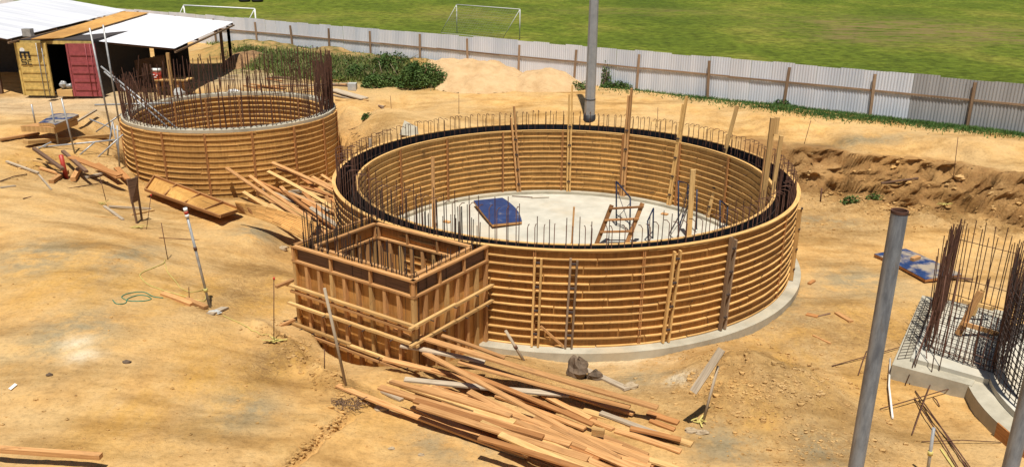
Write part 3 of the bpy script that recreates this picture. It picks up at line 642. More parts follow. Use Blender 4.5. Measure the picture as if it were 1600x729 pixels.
# bracing mesh that fills the gap so it reads dark
fo = thing('outer_round_formwork', 'big round outer timber form with curved battens in the centre of the site', 'formwork', (BC.x, BC.y, zb))
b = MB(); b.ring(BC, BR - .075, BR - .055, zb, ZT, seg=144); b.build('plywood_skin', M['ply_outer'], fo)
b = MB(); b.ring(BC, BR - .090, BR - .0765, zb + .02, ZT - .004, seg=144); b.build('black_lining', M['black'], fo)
for k in range(NB):
    z = zb + .02 + k * (HB - .045) / (NB - 1); b = MB(); b.arcs(BC, BR - .054, BR + .004 + random.uniform(-.006, .006), z - .014, z + .014, 17); b.build('batten', M['rib'], fo)
b = MB(); b.ring(BC, BR - .0910, BR + .018, ZT + .001, ZT + .022, seg=144); b.build('rim', M['rib'], fo)
for k in range(17):
    a = 2 * PI * (k + .35) / 17
    p = BC + Vector(((BR - .03) * math.cos(a), (BR - .03) * math.sin(a), 0)); u = (math.cos(a), math.sin(a), 0); tn = Vector((-math.sin(a), math.cos(a), 0))
    for s_ in (-1, 1): q = p + tn * (s_ * .022); MB().bar(q + Vector((0, 0, zb + .01)), q + Vector((0, 0, ZT - .01)), .03, .05, up=u).build('joint_stud', M['orange'], fo)
def on_wall(px, py, z, Rr):
    """where the sight line through a pixel column meets the near face of a circle, at height z"""
    p = at(px, py, z); return math.atan2(p.y - BC.y, p.x - BC.x)
def waler(angle, lean, z1, mat, off=.055, pair=True, wd=.09, Rr=BR, zlo=zb + .02, par=None, name='waler_post', gap=.075):
    ca, sa = math.cos(angle), math.sin(angle); u = Vector((ca, sa, 0)); tn = Vector((-sa, ca, 0)); sgn = 1 if Rr >= BR else -1
    base = Vector((BC.x, BC.y, 0)) + u * (Rr + sgn * off)
    for s_ in ((-1, 1) if pair else (0,)):
        lo = base + tn * (s_ * gap + lean[0]) + Vector((0, 0, zlo)); hi = base + tn * (s_ * gap + lean[1]) + Vector((0, 0, z1 + random.uniform(-.12, .05)))
        MB().bar(lo, hi, .05, wd, up=u).build(name, mat, par)
    for j in range(4):
        z = zlo + .35 + j * .6
        if z < z1: q = base + u * (sgn * .05) + tn * (lean[0] + (lean[1] - lean[0]) * (z - zlo) / (z1 - zlo)) + Vector((0, 0, z)); MB().bar(q - tn * .05, q + tn * .05, .05, .04).build('tie_clamp', M['rustdark'], par)
def wang(px, Rr):     # angle on the front of the outer wall seen at image column px (mid height)
    best = None
    for i in range(1440):
        a = PI + PI * i / 1440; x, y = BC.x + Rr * math.cos(a), BC.y + Rr * math.sin(a); e = abs(to_px(x, y, 1.3)[0] - px)
        if best is None or e < best[0]: best = (e, a)
    return best[1]
for px, lean, mt, z1 in [(838, (-.02, .02), 'rib', 2.5), (892, (-.03, .03), 'post', 2.48), (1050, (-.10, .04), 'rib', 2.52), (1137, (-.05, .03), 'post', 2.62)]:
    waler(wang(px, BR + .05), lean, z1, M[mt], par=fo)
waler(wang(1240, BR), (0, 0), 2.42, M['rib'], par=fo, pair=False, wd=.12)
for px, h in [(1085, 1.9), (1098, 1.5), (1175, 1.7), (1190, 1.2), (947, 2.1), (1000, 1.9), (955, .9), (1082, 1.1), (1160, .7), (945, 1.5), (1210, 1.6), (990, 1.25), (1110, .45), (1068, .5), (1003, .55), (1200, 2.1), (1220, 1.4), (1225, 1.8), (890, 1.45), (800, 1.9)]:
    a = wang(px, BR); u = Vector((math.cos(a), math.sin(a), 0)); p = BC + u * (BR + .0) + Vector((0, 0, h)); MB().tube([p, p + u * .10 + Vector((random.uniform(-.08, -.02), 0, random.uniform(.02, .10)))], .008, 5).build('tie_wire', M['rustdark'], fo)
# short diagonal brace low on the front
a0, a1 = wang(845, BR + .08), wang(882, BR + .08)
MB().bar(BC + Vector(((BR + .06) * math.cos(a0), (BR + .06) * math.sin(a0), .72)), BC + Vector(((BR + .06) * math.cos(a1), (BR + .06) * math.sin(a1), .22)), .04, .05).build('diagonal_brace', M['timber'], fo)
# --- inner form
fi = thing('inner_round_formwork', 'inner ring of curved battens facing the tank floor inside the big form', 'formwork', (BC.x, BC.y, .07))
ZI = ZT - .10
b = MB(); b.ring(BC, Rin - .02, Rin, .07, ZI, seg=144); b.build('plywood_skin', M['ply_inner'], fi)
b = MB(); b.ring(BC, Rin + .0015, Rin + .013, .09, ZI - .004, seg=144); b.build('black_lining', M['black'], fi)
for k in range(NB):
    z = .10 + k * (ZI - .13) / (NB - 1); b = MB(); b.arcs(BC, Rin - .062 + random.uniform(-.006, .006), Rin - .021, z - .014, z + .014, 15); b.build('batten', M['rib'], fi)
b = MB(); b.ring(BC, Rin - .066, Rin + .014, ZI + .001, ZI + .02, seg=144); b.build('rim', M['rib'], fi)
for k in range(17):
    a = 2 * PI * (k + .1) / 17; u = (math.cos(a), math.sin(a), 0); tn = Vector((-math.sin(a), math.cos(a), 0))
    p = BC + Vector(((Rin - .06) * math.cos(a), (Rin - .06) * math.sin(a), 0))
    for s_ in (-1, 1): q = p + tn * (s_ * .022); MB().bar(q + Vector((0, 0, .08)), q + Vector((0, 0, ZI - .01)), .03, .06, up=u).build('joint_stud', M['orange'], fi)
for k in range(72):
    a = R(-25) + R(230) * (k + random.uniform(.1, .9)) / 72; h = .45 + .55 * (k % 4) + random.uniform(-.05, .05); u = Vector((math.cos(a), math.sin(a), 0)); p = BC + u * (Rin - .03) + Vector((0, 0, h))
    MB().tube([p, p - u * .13 + Vector((random.uniform(-.1, .02), 0, random.uniform(-.02, .09)))], .010, 4).build('tie_wire', M['rustdark'], fi)
def iang(px, zt, py):
    p = at(px, py, zt); return math.atan2(p.y - BC.y, p.x - BC.x)
# tall posts standing against the inner face: px of foot, foot py, top px, top py
POSTS = [(803, 292, 801, 166, 'timber'), (889, 296, 892, 133, 'rib'), (977, 306, 985, 138, 'timber'), (1059, 318, 1071, 150, 'rib'), (1128, 338, 1152, 165, 'timber2')]
for fx_, fy_, tx_, ty_, mt in POSTS:
    p = at(fx_, fy_, .07); d = Vector((p.x - BC.x, p.y - BC.y, 0)); d = d.normalized(); p = BC + d * (Rin - .14) + Vector((0, 0, .07))
    q = aty(tx_, ty_, p.y); q = Vector((q.x, q.y, q.z)); tn = Vector((-d.y, d.x, 0))
    w_ = .14 if tx_ > 1150 else .07
    if tx_ > 1150: MB().bar(p, q, .14, .05, up=-d).build('tall_post', M[mt], fi)
    else:
        MB().bar(p - tn * .05, q - tn * .05, w_, .10, up=-d).build('tall_post', M[mt], fi)
        MB().bar(p + tn * .05, q + tn * .05 - Vector((0, 0, random.uniform(.15, .5))), w_, .10, up=-d).build('tall_post', M[mt], fi)
    for j in range(4): c = p.lerp(q, .12 + .17 * j) - d * .06; MB().bar(c - tn * .06, c + tn * .06, .04, .05).build('tie_clamp', M['rustdark'], fi)
# upright loose posts near the walls of the big tank
def upright(base, top, wd, th, mat, name, label, cat, group=None, z=None):
    p = at(base[0], base[1], z) if z is not None else ground(*base); q = aty(top[0], top[1], p.y)
    b = MB(); b.bar(p, q, wd, th, up=(0, 1, 0)); o = b.build(name, mat, origin=p, label=label, cat=cat, group=group); return o
SL = .07
G1 = 'timber posts standing inside the big tank'
def wall_post(top, wd, th, mat, label, block=False):
    rr = Rin - .13; best = None
    for i in range(900):
        a = R(-60 + i * .2); x, y = BC.x + rr * math.cos(a), BC.y + rr * math.sin(a); q = aty(top[0], top[1], y); e = abs(q.x - x)
        if best is None or e < best[0]: best = (e, x, y, q)
    _, x, y, q = best; p = Vector((x - .04, y - .03, SL)); t = thing('timber_post', label, 'post', p, G1)
    MB().bar(p, q, wd, th, up=(0, 1, 0)).build('shaft', M[mat], t)
    if block: MB().bar(q + Vector((.09, -.02, -.42)), q + Vector((.10, -.02, .02)), .12, .09, up=(0, 1, 0)).build('nailed_block', M[mat], t)
for s, e, wd, th, mt, lb in [((678, 362), (676, 245), .11, .07, 'timber', 'tall single brown post standing on the slab in front of the inner left wall'),
        ((581, 300), (578, 216), .12, .06, 'weather', 'greyish post at the far left of the big tank rising over its black rim'),
        ((1076, 370), (1083, 265), .16, .10, 'timber2', 'doubled yellow post standing on the slab right of the ladder'),
        ((893, 388), (897, 323), .055, .05, 'timber', 'thin short post standing left of the ladder near the front rim'),
        ((1146, 348), (1147, 318), .13, .08, 'timber', 'short stub post low against the right inner wall')]:
    upright(s, e, wd, th, M[mt], 'timber_post', lb, 'post', G1, z=SL)
wall_post((1208, 184), .13, .09, 'timber2', 'tall post with a short block nailed near its top at the right inner wall', True)
wall_post((1199, 232), .12, .08, 'timber', 'shorter post clamped beside the blocked post at the right inner wall')
wall_post((1221, 212), .10, .08, 'timber2', 'last yellow post at the right end of the inner wall')
# --- small tank
ST = 2.60; sz0 = .30
ct = thing('concrete_tank', 'grey ring of poured concrete wall held in the small round form at left', 'tank', (SC.x, SC.y, 0))
b = MB(); b.ring(SC, SR - .48, SR - .085, -.2, ST + .105, seg=110, wob=.008); b.build('wall', M['conc'], ct)
b = MB(); b.ring(SC, .02, SR - .50, -.3, .1, seg=60); b.build('floor', M['conc'], ct)
fs = thing('outer_round_formwork', 'smaller round timber form with curved battens at left behind the timber heap', 'formwork', (SC.x, SC.y, sz0))
b = MB(); b.ring(SC, SR - .075, SR - .055, -.1, ST, seg=120); b.build('plywood_skin', M['ply_inner'], fs)
for k in range(13):
    z = .12 + k * (ST - .15) / 12; b = MB(); b.arcs(SC, SR - .054, SR - .024 + random.uniform(-.006, .006), z - .014, z + .014, 11, jz=.018); b.build('batten', M['rib'], fs)
for k in range(16):
    a = 2 * PI * (k + .2) / 16; u = (math.cos(a), math.sin(a), 0); tn = Vector((-math.sin(a), math.cos(a), 0)); p = SC + Vector(((SR - .03) * math.cos(a), (SR - .03) * math.sin(a), 0))
    for s_ in (-1, 1): q = p + tn * (s_ * .022); MB().bar(q + Vector((0, 0, .0)), q + Vector((0, 0, ST - .01)), .03, .06, up=u).build('joint_stud', M['orange'], fs)
fj = thing('inner_round_formwork', 'stained inner batten ring inside the smaller round tank', 'formwork', (SC.x, SC.y, .1))
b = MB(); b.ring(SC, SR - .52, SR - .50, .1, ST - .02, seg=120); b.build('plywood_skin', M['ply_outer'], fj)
for k in range(13):
    z = .15 + k * (ST - .2) / 12; b = MB(); b.ring(SC, SR - .58, SR - .521, z - .02, z + .02, seg=120, wob=.006); b.build('batten', M['rib'], fj)
for k in range(16):
    a = 2 * PI * (k + .6) / 16; u = (math.cos(a), math.sin(a), 0); p = SC + Vector(((SR - .56) * math.cos(a), (SR - .56) * math.sin(a), 0))
    MB().bar(p + Vector((0, 0, .12)), p + Vector((0, 0, ST - .05)), .07, .07, up=u).build('joint_stud', M['orange'], fj)
cg = thing('rebar_cage', 'tall thicket of rusty bars rising from the small concrete ring', 'rebar', (SC.x, SC.y, ST))
bars = bar_ring(cg, SC, SR - .17, ST - .1, lambda a: ST + 1.85 + .35 * math.cos(a - .2), 125, .18, None, lean=.05)
bars += bar_ring(cg, SC, SR - .40, ST - .1, lambda a: ST + 1.75 + .3 * math.cos(a - .2), 110, .3, None, lean=.07)
bars += [(q[0], [Vector(v) + Vector((random.uniform(-.25, .25), random.uniform(-.15, .15), 0)) * (i > 0) for i, v in enumerate(q[1])]) for q in bar_ring(cg, SC, SR - .3, ST - .1, lambda a: ST + 1.9, 26, .4, None, lean=.15) if q[1][0].x < SC.x - 2]
for k in range(46):
    a = R(random.gauss(2, 11)); rr = SR - random.choice((.17, .40, .28)); p = SC + Vector((rr * math.cos(a), rr * math.sin(a), ST - .1)); q = p + Vector((random.gauss(0, .06), random.gauss(0, .06), 2.2 + random.uniform(-.35, .25))); bars.append((20.0 + random.random() * 25, [p, q]))
emit_bars(cg, bars, M['rust'], .016, 'vertical_bar')
b = MB(); b.tube([SC + Vector(((SR - .19) * math.cos(2 * PI * i / 96), (SR - .19) * math.sin(2 * PI * i / 96), ST + .62)) for i in range(97)], .009, 4, cap=False); b.build('hoop_bar', M['rust'], cg)
b = MB(); b.tube([SC + Vector(((SR - .19) * math.cos(2 * PI * i / 96), (SR - .19) * math.sin(2 * PI * i / 96), ST + 1.25)) for i in range(40, 97)], .009, 4, cap=False); b.build('hoop_bar', M['rust'], cg)

# ------------------------------------------------------------------ square box form against the big tank
Lc, Fc, Rc, Bc = BOX
bx = thing('square_formwork', 'square timber form of studs and walers joined to the left of the big tank', 'formwork', ((Lc.x + Rc.x) / 2, (Fc.y + Bc.y) / 2, 0))
cen = (Lc + Fc + Rc + Bc) / 4; cen.z = 0
IN = [at(494, 385, ZT), at(644, 430, ZT), at(733, 386, ZT), at(588, 350, ZT)]
zlow = -.15
def face(P, Q, studs, mat, zbot, inner=False):
    P = Vector((P.x, P.y, 0)); Q = Vector((Q.x, Q.y, 0)); d = (Q - P).normalized(); nn = Vector((d.y, -d.x, 0))
    if nn.dot((P + Q) / 2 - cen) < 0: nn = -nn
    if inner: nn = -nn
    L = (Q - P).length; Z = Vector((0, 0, 1))
    inn = -nn * .115
    # plywood sheet set back behind the studs
    MB().bar(P + inn + Z * ((zbot + ZT - .01) / 2) + d * .02, Q + inn + Z * ((zbot + ZT - .01) / 2) - d * .02, .018, ZT - .01 - zbot).build('plywood_face', mat, bx)
    if not inner:
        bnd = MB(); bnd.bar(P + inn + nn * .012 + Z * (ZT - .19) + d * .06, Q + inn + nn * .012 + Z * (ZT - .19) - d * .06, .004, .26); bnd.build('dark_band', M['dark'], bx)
    # rim and lower rail
    MB().bar(P - nn * .045 + Z * (ZT + .002), Q - nn * .045 + Z * (ZT + .002), .10, .045).build('rim', M['timber'], bx)
    MB().bar(P - nn * .045 + Z * (ZT - .36) + d * .003, Q - nn * .045 + Z * (ZT - .36) - d * .003, .085, .045).build('rail', M['timber'], bx)
    for k in range(4):
        q = P.lerp(Q, k / 3 * .97 + .015) - nn * .045; MB().bar(q + Z * (ZT - .335), q + Z * (ZT - .022), .05, .07, up=nn).build('band_post', M['timber'], bx)
    for k in range(studs):
        q = P.lerp(Q, (k + .15) / (studs - .7)) - nn * .058; MB().bar(q + Z * zbot, q + Z * (ZT - .385), .085, .085, up=nn).build('stud', M['timber'] if k % 3 else M['timber2'], bx)
    return d, nn
dl, nl = face(Lc, Fc, 10, M['ply_red'], zlow); dr, nr = face(Fc, Rc, 8, M['ply_red'], zlow); face(Lc, Bc, 7, M['ply_red'], zlow)
ic = MB()
for i in range(4):
    P, Q = IN[i], IN[(i + 1) % 4]; face(P, Q, 9 if i % 2 == 0 else 8, M['ply_red'], .0, inner=True)
def wal(P, Q, z, ext0, ext1, nn, mat, segs=3, wd=.08, th=.055, name='waler'):
    P = Vector((P.x, P.y, 0)); Q = Vector((Q.x, Q.y, 0)); d = (Q - P).normalized(); a = P - d * ext0; c = Q + d * ext1
    for k in range(segs):
        p = a.lerp(c, k / segs - (.02 if k else 0)); q = a.lerp(c, (k + 1) / segs); o = nn * (.048 + .004 * (k % 2)) + Vector((0, 0, z + random.uniform(-.02, .02)))
        MB().bar(p + o, q + o, wd, th).build(name, mat, bx)
for z, sg in ((1.62, 1), (1.17, 3), (.62, 2)):
    wal(Lc, Fc, z, .18, .12, nl, M['timber2'], sg)
wal(Lc, Fc, .50, .10, .0, nl, M['timber'], 2); wal(Lc, Fc, 1.50, .05, 0, nl, M['timber'], 1, wd=.05)
for z in (1.62, 1.22): wal(Fc, Rc, z, .22, .22, nr, M['timber2'], 2)
for z in (1.62, .62): 
    o = Lc.lerp(Bc, .0); d = (Bc - Lc).normalized(); n2 = -Vector((-(-d.y), -d.x, 0)); p = Vector((Lc.x, Lc.y, z + .08)) - nl * .0
    MB().bar(p - d * .35 - Vector((.12, 0, 0)), p + d * 1.0 - Vector((.12, 0, 0)), .08, .06).build('side_waler', M['timber'], bx)
for k in range(9):
    q = Lc.lerp(Fc, .08 + k * .11) + nl * .10; q.z = random.choice((1.62, 1.17, .62)); MB().tube([q, q + nl * .09], .012, 6).build('tie_bolt', M['rustdark'], bx)
for k in range(6):
    q = Fc.lerp(Rc, .15 + k * .15) + nr * .10; q.z = (1.62, 1.22)[k % 2]; MB().tube([q, q + nr * .09], .012, 6).build('tie_bolt', M['rustdark'], bx)
cx_ = thing('rebar_cage', 'rusty bars sticking up between the inner and outer walls of the square form', 'rebar', (cen.x, cen.y, 0))
bars = []
for i in range(4):
    P, Q = BOX[i].lerp(IN[i], .55), BOX[(i + 1) % 4].lerp(IN[(i + 1) % 4], .55); n = 24 if i != 1 else 10
    for k in range(n):
        for s_ in (0, 1):
            p = P.lerp(Q, (k + random.uniform(.2, .8)) / n) + Vector((random.uniform(-.05, .05), random.uniform(-.05, .05), 0)); h = random.uniform(.45, .95) if i in (2, 3) else random.uniform(.2, .75)
            if i == 1: h *= .35
            p.z = .2; q = Vector((p.x + random.gauss(0, .03), p.y + random.gauss(0, .03), ZT + h)); bars.append((q.y, [p, q]))
emit_bars(cx_, bars, M['rustdark'], .010, 'vertical_bar')
MB().bar(Vector((cen.x - 1.4, cen.y + .3, .9)), Vector((cen.x + 1.3, cen.y + .6, .9)), .09, .06).build('inner_strut', M['timber2'], bx)
MB().bar(Vector((cen.x - .6, cen.y - 1.0, .5)), Vector((cen.x + .3, cen.y + 1.5, .55)), .09, .06).build('inner_strut', M['timber'], bx)
b = MB(); b.prism([(p.x * .96 + cen.x * .04, p.y * .96 + cen.y * .04) for p in IN], -.3, -.05); b.build('bottom_slab', M['conc'], bx)

# ------------------------------------------------------------------ things inside the big tank
def arc_panel(name, c4, bulge, th, topmat, edgemat, label, cat, near=.9):
    """curved form panel lying down: c4 = corners a,b,c,d ; the edge b-c bows outwards by bulge"""
    a, b_, c, d = [Vector(p) for p in c4]; o = (a + b_ + c + d) / 4; o.z = min(p.z for p in (a, b_, c, d)) - th
    t = thing(name, label, cat, o); n = 8
    def rows(zoff):
        out_ = []
        for i in range(n + 1):
            s = i / n; q0 = a.lerp(d, s); q1 = b_.lerp(c, s); dr_ = ((b_ - a) + (c - d)).normalized(); bu = bulge * 4 * s * (1 - s)
            out_.append((q0 + dr_ * bu * near + Vector((0, 0, zoff)), q1 + dr_ * bu + Vector((0, 0, zoff))))
        return out_
    for nm, z0, z1, mt in (('film_face', -.012, 0, topmat), ('timber_frame', -th, -.0125, edgemat)):
        m = MB(); T = rows(z1); Bt = rows(z0)
        for i in range(n + 1): m.v += [Bt[i][0], Bt[i][1], T[i][1], T[i][0]]
        for i in range(n):
            q = 4 * i
            for k in range(4): k2 = (k + 1) % 4; m.quad((q + k, q + k2, q + 4 + k2, q + 4 + k), [(0, 0), (.1, 0), (.1, .3), (0, .3)])
        m.quad((3, 2, 1, 0), [(0, 0)] * 4); q = 4 * n; m.quad((q, q + 1, q + 2, q + 3), [(0, 0)] * 4); m.build(nm, mt, t)
    return t
zz = SL + .12
arc_panel('blue_form_panel', [at(740, 313, zz + .12), at(785, 308.5, zz), at(815.6, 345.5, zz), at(769, 350, zz + .05)], .18, .09, M['blue'], M['timber'], 'blue faced curved panel lying on the pale slab inside the big tank', 'form panel', near=-.1)
# ladder trestle
ft = [at(930, 386, SL), at(977, 386, SL)]; tp = [aty(956, 320, ft[0].y + .35), aty(1004, 317, ft[0].y + .35)]
t = thing('timber_trestle', 'rough brown ladder of two rails and four boards leaning inside the big tank', 'ladder', (ft[0] + ft[1]) / 2)
for i in (0, 1): MB().bar(ft[i], tp[i], .12, .10, up=(0, 1, 0)).build('side_rail', M['oldwood'], t)
for k, s in enumerate((.08, .38, .66, .93)):
    p = ft[0].lerp(tp[0], s); q = ft[1].lerp(tp[1], s); d = (q - p).normalized(); MB().bar(p - d * .06 + Vector((0, -.07, 0)), q + d * .06 + Vector((0, -.07, 0)), .10, .045).build('rung', M['oldwood'], t)
# scaffold frames
def sframe(p1, p2, top1, top2, lb, brace=True):
    a, c = at(*p1, SL), at(*p2, SL); a2, c2 = aty(*top1, a.y), aty(*top2, c.y)
    t = thing('steel_scaffold', lb, 'scaffold', (a + c) / 2, 'dark blue steel frames in the big tank'); m = M['bluesteel']
    MB().tube([a, a2], .026, 8).build('leg', m, t); MB().tube([c, c2], .026, 8).build('leg', m, t)
    MB().tube([a2, c2], .024, 8).build('top_bar', m, t); MB().tube([a.lerp(a2, .25), c.lerp(c2, .25)], .018, 6).build('cross_bar', m, t)
    if brace: MB().tube([a.lerp(a2, .15), c.lerp(c2, .85)], .011, 5).build('cross_brace', m, t); MB().tube([c.lerp(c2, .15), a.lerp(a2, .85)], .011, 5).build('cross_brace', m, t)
sframe((963, 352), (984, 362), (963, 283), (985, 309), 'dark blue steel frame standing just behind the timber ladder')
sframe((1060, 378), (1075, 330), (1060, 283), (1075, 286), 'tall dark blue frame to the left of the doubled yellow post')
sframe((1013, 378), (1020, 372), (1012, 345), (1021, 325), 'low leaning dark blue frame between ladder and doubled post', False)
sframe((1125, 368), (1135, 360), (1125, 313), (1137, 322), 'dark blue frame in front of the right inner wall', False)
MB().tube([at(1088, 360, SL + .05), aty(1089, 296, at(1088, 360, SL).y)], .026, 8).build('steel_prop', M['bluesteel'], label='single dark blue prop right of the doubled yellow post', cat='prop')
def lying(a, b_, wd, th, mat, name, label, cat, group=None, z=None, up=0.0, up2=None, par=None):
    p = at(*a, z) + Vector((0, 0, up)) if z is not None else ground(*a, th / 2 + up); q = at(*b_, z) + Vector((0, 0, up if up2 is None else up2)) if z is not None else ground(*b_, th / 2 + (up if up2 is None else up2))
    m = MB(); m.bar(p, q, wd, th); return m.build(name, mat, label=label, cat=cat, group=group)
lying((800, 306), (832, 308), .03, .02, M['rust'], 'loose_rebar', 'short rusty bar lying on the slab near the far wall', 'rebar', z=SL + .02)
lying((830, 309), (858, 308), .03, .02, M['weather'], 'loose_lath', 'thin grey lath lying on the slab near the far wall', 'board', z=SL + .02)
for k, (px, py) in enumerate([(694, 345), (1034, 333), (1032, 375)]):
    lying((px, py), (px + 9, py + 2), .16, .04, M['timber'], 'timber_offcut', ['small offcut on the slab left of the blue panel', 'square offcut on the slab behind the blue frames', 'little offcut on the slab near the front rim'][k], 'offcut', z=SL + .02)

# ------------------------------------------------------------------ timber heaps: every board a thing
def seg_d(p, q, r, s):
    best = 9; bt = None
    for i in range(13):
        a = p.lerp(q, i / 12)
        for j in range(13):
            b_ = r.lerp(s, j / 12); d = math.hypot(a.x - b_.x, a.y - b_.y)
            if d < best: best = d
    return best
def curved(m, p, q, wd, th, up):
    """one plank, slightly bowed sideways and up"""
    d = q - p; sd = d.cross(Vector((0, 0, 1))).normalized(); bw = random.uniform(-.012, .012) * d.length; bz = random.uniform(-.004, .008) * d.length; n = 5; base = len(m.v); o = random.random() * 80; e = random.random() * 80
    u0 = Vector(up).normalized(); dn = d.normalized(); sdv = dn.cross(u0).normalized(); u = sdv.cross(dn).normalized(); per = [0, wd, wd + th, 2 * wd + th, 2 * wd + 2 * th]; L = d.length; tw = random.uniform(-.12, .12)
    for i in range(n + 1):
        s_ = i / n; c = p + d * s_ + sd * (bw * 4 * s_ * (1 - s_)) + Vector((0, 0, bz * 4 * s_ * (1 - s_))); ct, st = math.cos(tw * s_), math.sin(tw * s_); a1, a2 = sdv * ct + u * st, u * ct - sdv * st
        for a, b_ in ((-1, -1), (1, -1), (1, 1), (-1, 1)): m.v.append(c + a1 * (a * wd / 2) + a2 * (b_ * th / 2))
    for i in range(n):
        for k in range(4): k2 = (k + 1) % 4; g_ = base + 4 * i; m.quad((g_ + k, g_ + k2, g_ + 4 + k2, g_ + 4 + k), [(o + L * i / n, e + per[k]), (o + L * i / n, e + per[k + 1]), (o + L * (i + 1) / n, e + per[k + 1]), (o + L * (i + 1) / n, e + per[k])])
    m.quad((base + 3, base + 2, base + 1, base), [(o, e), (o + .01, e), (o + .01, e + th), (o, e + th)]); g_ = base + 4 * n; m.quad((g_, g_ + 1, g_ + 2, g_ + 3), [(o, e), (o + .01, e), (o + .01, e + th), (o, e + th)])
def lift(x, y): return max(0.0, min(.85, (598 - y) / 84 * .75)) * (1 if x < 900 else .3)
def spot(x, y, up):
    l = lift(x, y)
    return at(x, y, .55 + max(l, up)) if l > 0 and x < 900 else ground(x, y, up)
def heap(planks, group, default, step=.048):
    placed = []
    for (x0, y0, x1, y1, wd, mt, lb) in planks:
        lev = 0
        for _ in range(2):
            p = spot(x0, y0, .03 + lev * step); q = spot(x1, y1, .03 + lev * step)
            lev = 0
            for (r, s, w2, l2) in placed:
                if seg_d(p, q, r, s) < (wd + w2) * .42: lev = max(lev, l2 + 1)
        lev = min(lev, 11)
        p = spot(x0, y0, .03 + lev * step); q = spot(x1, y1, .03 + lev * step)
        dz = random.uniform(-.012, .012); p.z += dz; placed.append((p, q, wd, lev))
        m = MB(); curved(m, p, q, wd * 1.15, .045, (random.uniform(-.16, .16), random.uniform(-.1, .1), 1)); bezel(m.build('timber_plank', M[mt], label=lb or default, cat='plank', group=group))
def zz3(x, y): return 500 + x / 2.58, 500 + y / 2.58
raw = [(70, 262, 830, 548, .12, 'timber', 'long plank forming the front left edge of the big heap'), (845, 530, 1060, 596, .14, 'timber2', 'yellowish plank end pointing out at the front edge of the big heap'),
 (395, 372, 1080, 592, .14, 'timber', None), (1000, 575, 1300, 660, .12, 'orange', None), (560, 440, 1100, 640, .12, 'timber', None), (1200, 535, 1620, 640, .13, 'timber', None), (1120, 460, 1320, 545, .13, 'timber', None),
 (1190, 442, 1455, 528, .12, 'timber', None), (1330, 402, 1430, 440, .10, 'orange', None), (1320, 372, 1445, 412, .12, 'orange', None), (1060, 360, 1500, 500, .14, 'timber2', 'broad pale plank whose end sticks out farthest right of the big heap'),
 (1130, 372, 1392, 468, .11, 'weather', 'grey plank lying in the right half of the big heap'), (800, 330, 1115, 400, .10, 'orange', None), (450, 200, 830, 310, .12, 'orange', None), (640, 470, 1090, 610, .11, 'orange', None), (250, 282, 330, 320, .10, 'weather', None),
 (255, 155, 720, 272, .12, 'timber', 'plank with a rough grey left end under the long top plank'), (395, 345, 1080, 560, .13, 'timber', None), (240, 268, 1010, 500, .13, 'timber', 'long straight plank running below the pale greenish one'), (285, 244, 770, 385, .11, 'timber', None),
 (470, 260, 700, 350, .10, 'orange', None), (380, 320, 900, 470, .12, 'orange', None), (900, 300, 1090, 396, .11, 'timber', None), (710, 300, 1068, 436, .11, 'timber', None), (1088, 402, 1182, 438, .11, 'timber', 'short stub of plank beside the end grain block'),
 (600, 170, 1265, 378, .12, 'timber', None), (1250, 432, 1455, 480, .11, 'orange', None), (1325, 560, 1560, 640, .13, 'timber2', None), (500, 210, 950, 360, .11, 'timber', None), (860, 395, 1210, 560, .11, 'timber', None),
 (480, 170, 1100, 420, .10, 'orange', None), (600, 285, 1270, 600, .13, 'timber', 'diagonal plank reaching the bottom edge across the big heap'), (420, 130, 1190, 545, .12, 'timber', 'long diagonal plank crossing over the middle of the big heap'),
 (1010, 292, 1265, 376, .12, 'timber', None), (340, 235, 1005, 300, .12, 'weather', 'pale greenish grey plank lying crosswise on top of the big heap'), (325, 102, 665, 168, .12, 'weather', 'grey weathered plank at the rear left of the big heap'),
 (490, 60, 745, 152, .08, 'timber', 'narrow plank end sticking out behind the long top plank'), (300, 36, 1362, 352, .15, 'timber', 'longest wide plank lying on top at the rear of the big heap'), (560, 165, 1250, 350, .12, 'timber', None)]
fill = []
for k in range(36):
    a = random.uniform(250, 950); y_ = 190 + (a - 250) * .33 + random.uniform(0, 130); L_ = random.uniform(350, 640); sl_ = random.uniform(.28, .44)
    fill.append((a, y_, a + L_, y_ + L_ * sl_, .12, random.choice(['timber', 'orange', 'timber', 'timber2']), None))
raw = raw[:6] + fill + raw[6:]
pl = []
for r_ in raw: a = zz3(r_[0], r_[1]); c = zz3(r_[2], r_[3]); pl.append((*a, *c, *r_[4:]))
heap(pl, 'planks in the big heap in front of the square form', 'reddish plank lying among others in the big heap in front of the square form', .045)
bk = ground(925, 672, .2); MB().bar(bk, bk + Vector((.22, -.06, .0)), .10, .12).build('timber_block', M['timber2'], label='short square block with its end grain showing in the right part of the big heap', cat='block')
def zz6(x, y): return 150 + x / 2.604, 120 + y / 2.604
def clear(px, py, up):
    """point of the sight line on the heap, kept outside both round forms (planks lean on them)"""
    p = ground(px, py, up); Y_ = p.y
    for _ in range(120):
        if math.hypot(p.x - SC.x, p.y - SC.y) > SR + .16 and math.hypot(p.x - BC.x, p.y - BC.y) > BR + .16: return p
        Y_ -= .06; p = aty(px, py, Y_)
    return p
def leanheap(L, group, default):
    for k, (x0, y0, x1, y1, h0, h1, wd, mt, lb) in enumerate(L):
        a = zz6(x0, y0); c = zz6(x1, y1); p = clear(a[0], a[1], h0 * 1.2 + .1); q = clear(c[0], c[1], h1 + .15)
        m = MB(); curved(m, p + Vector((0, 0, .05)), q + Vector((0, 0, .05)), wd * 1.35, .06, (random.uniform(-.5, .5), -.3, 1)); bezel(m.build('timber_plank', M[mt], label=lb or default, cat='plank', group=group))
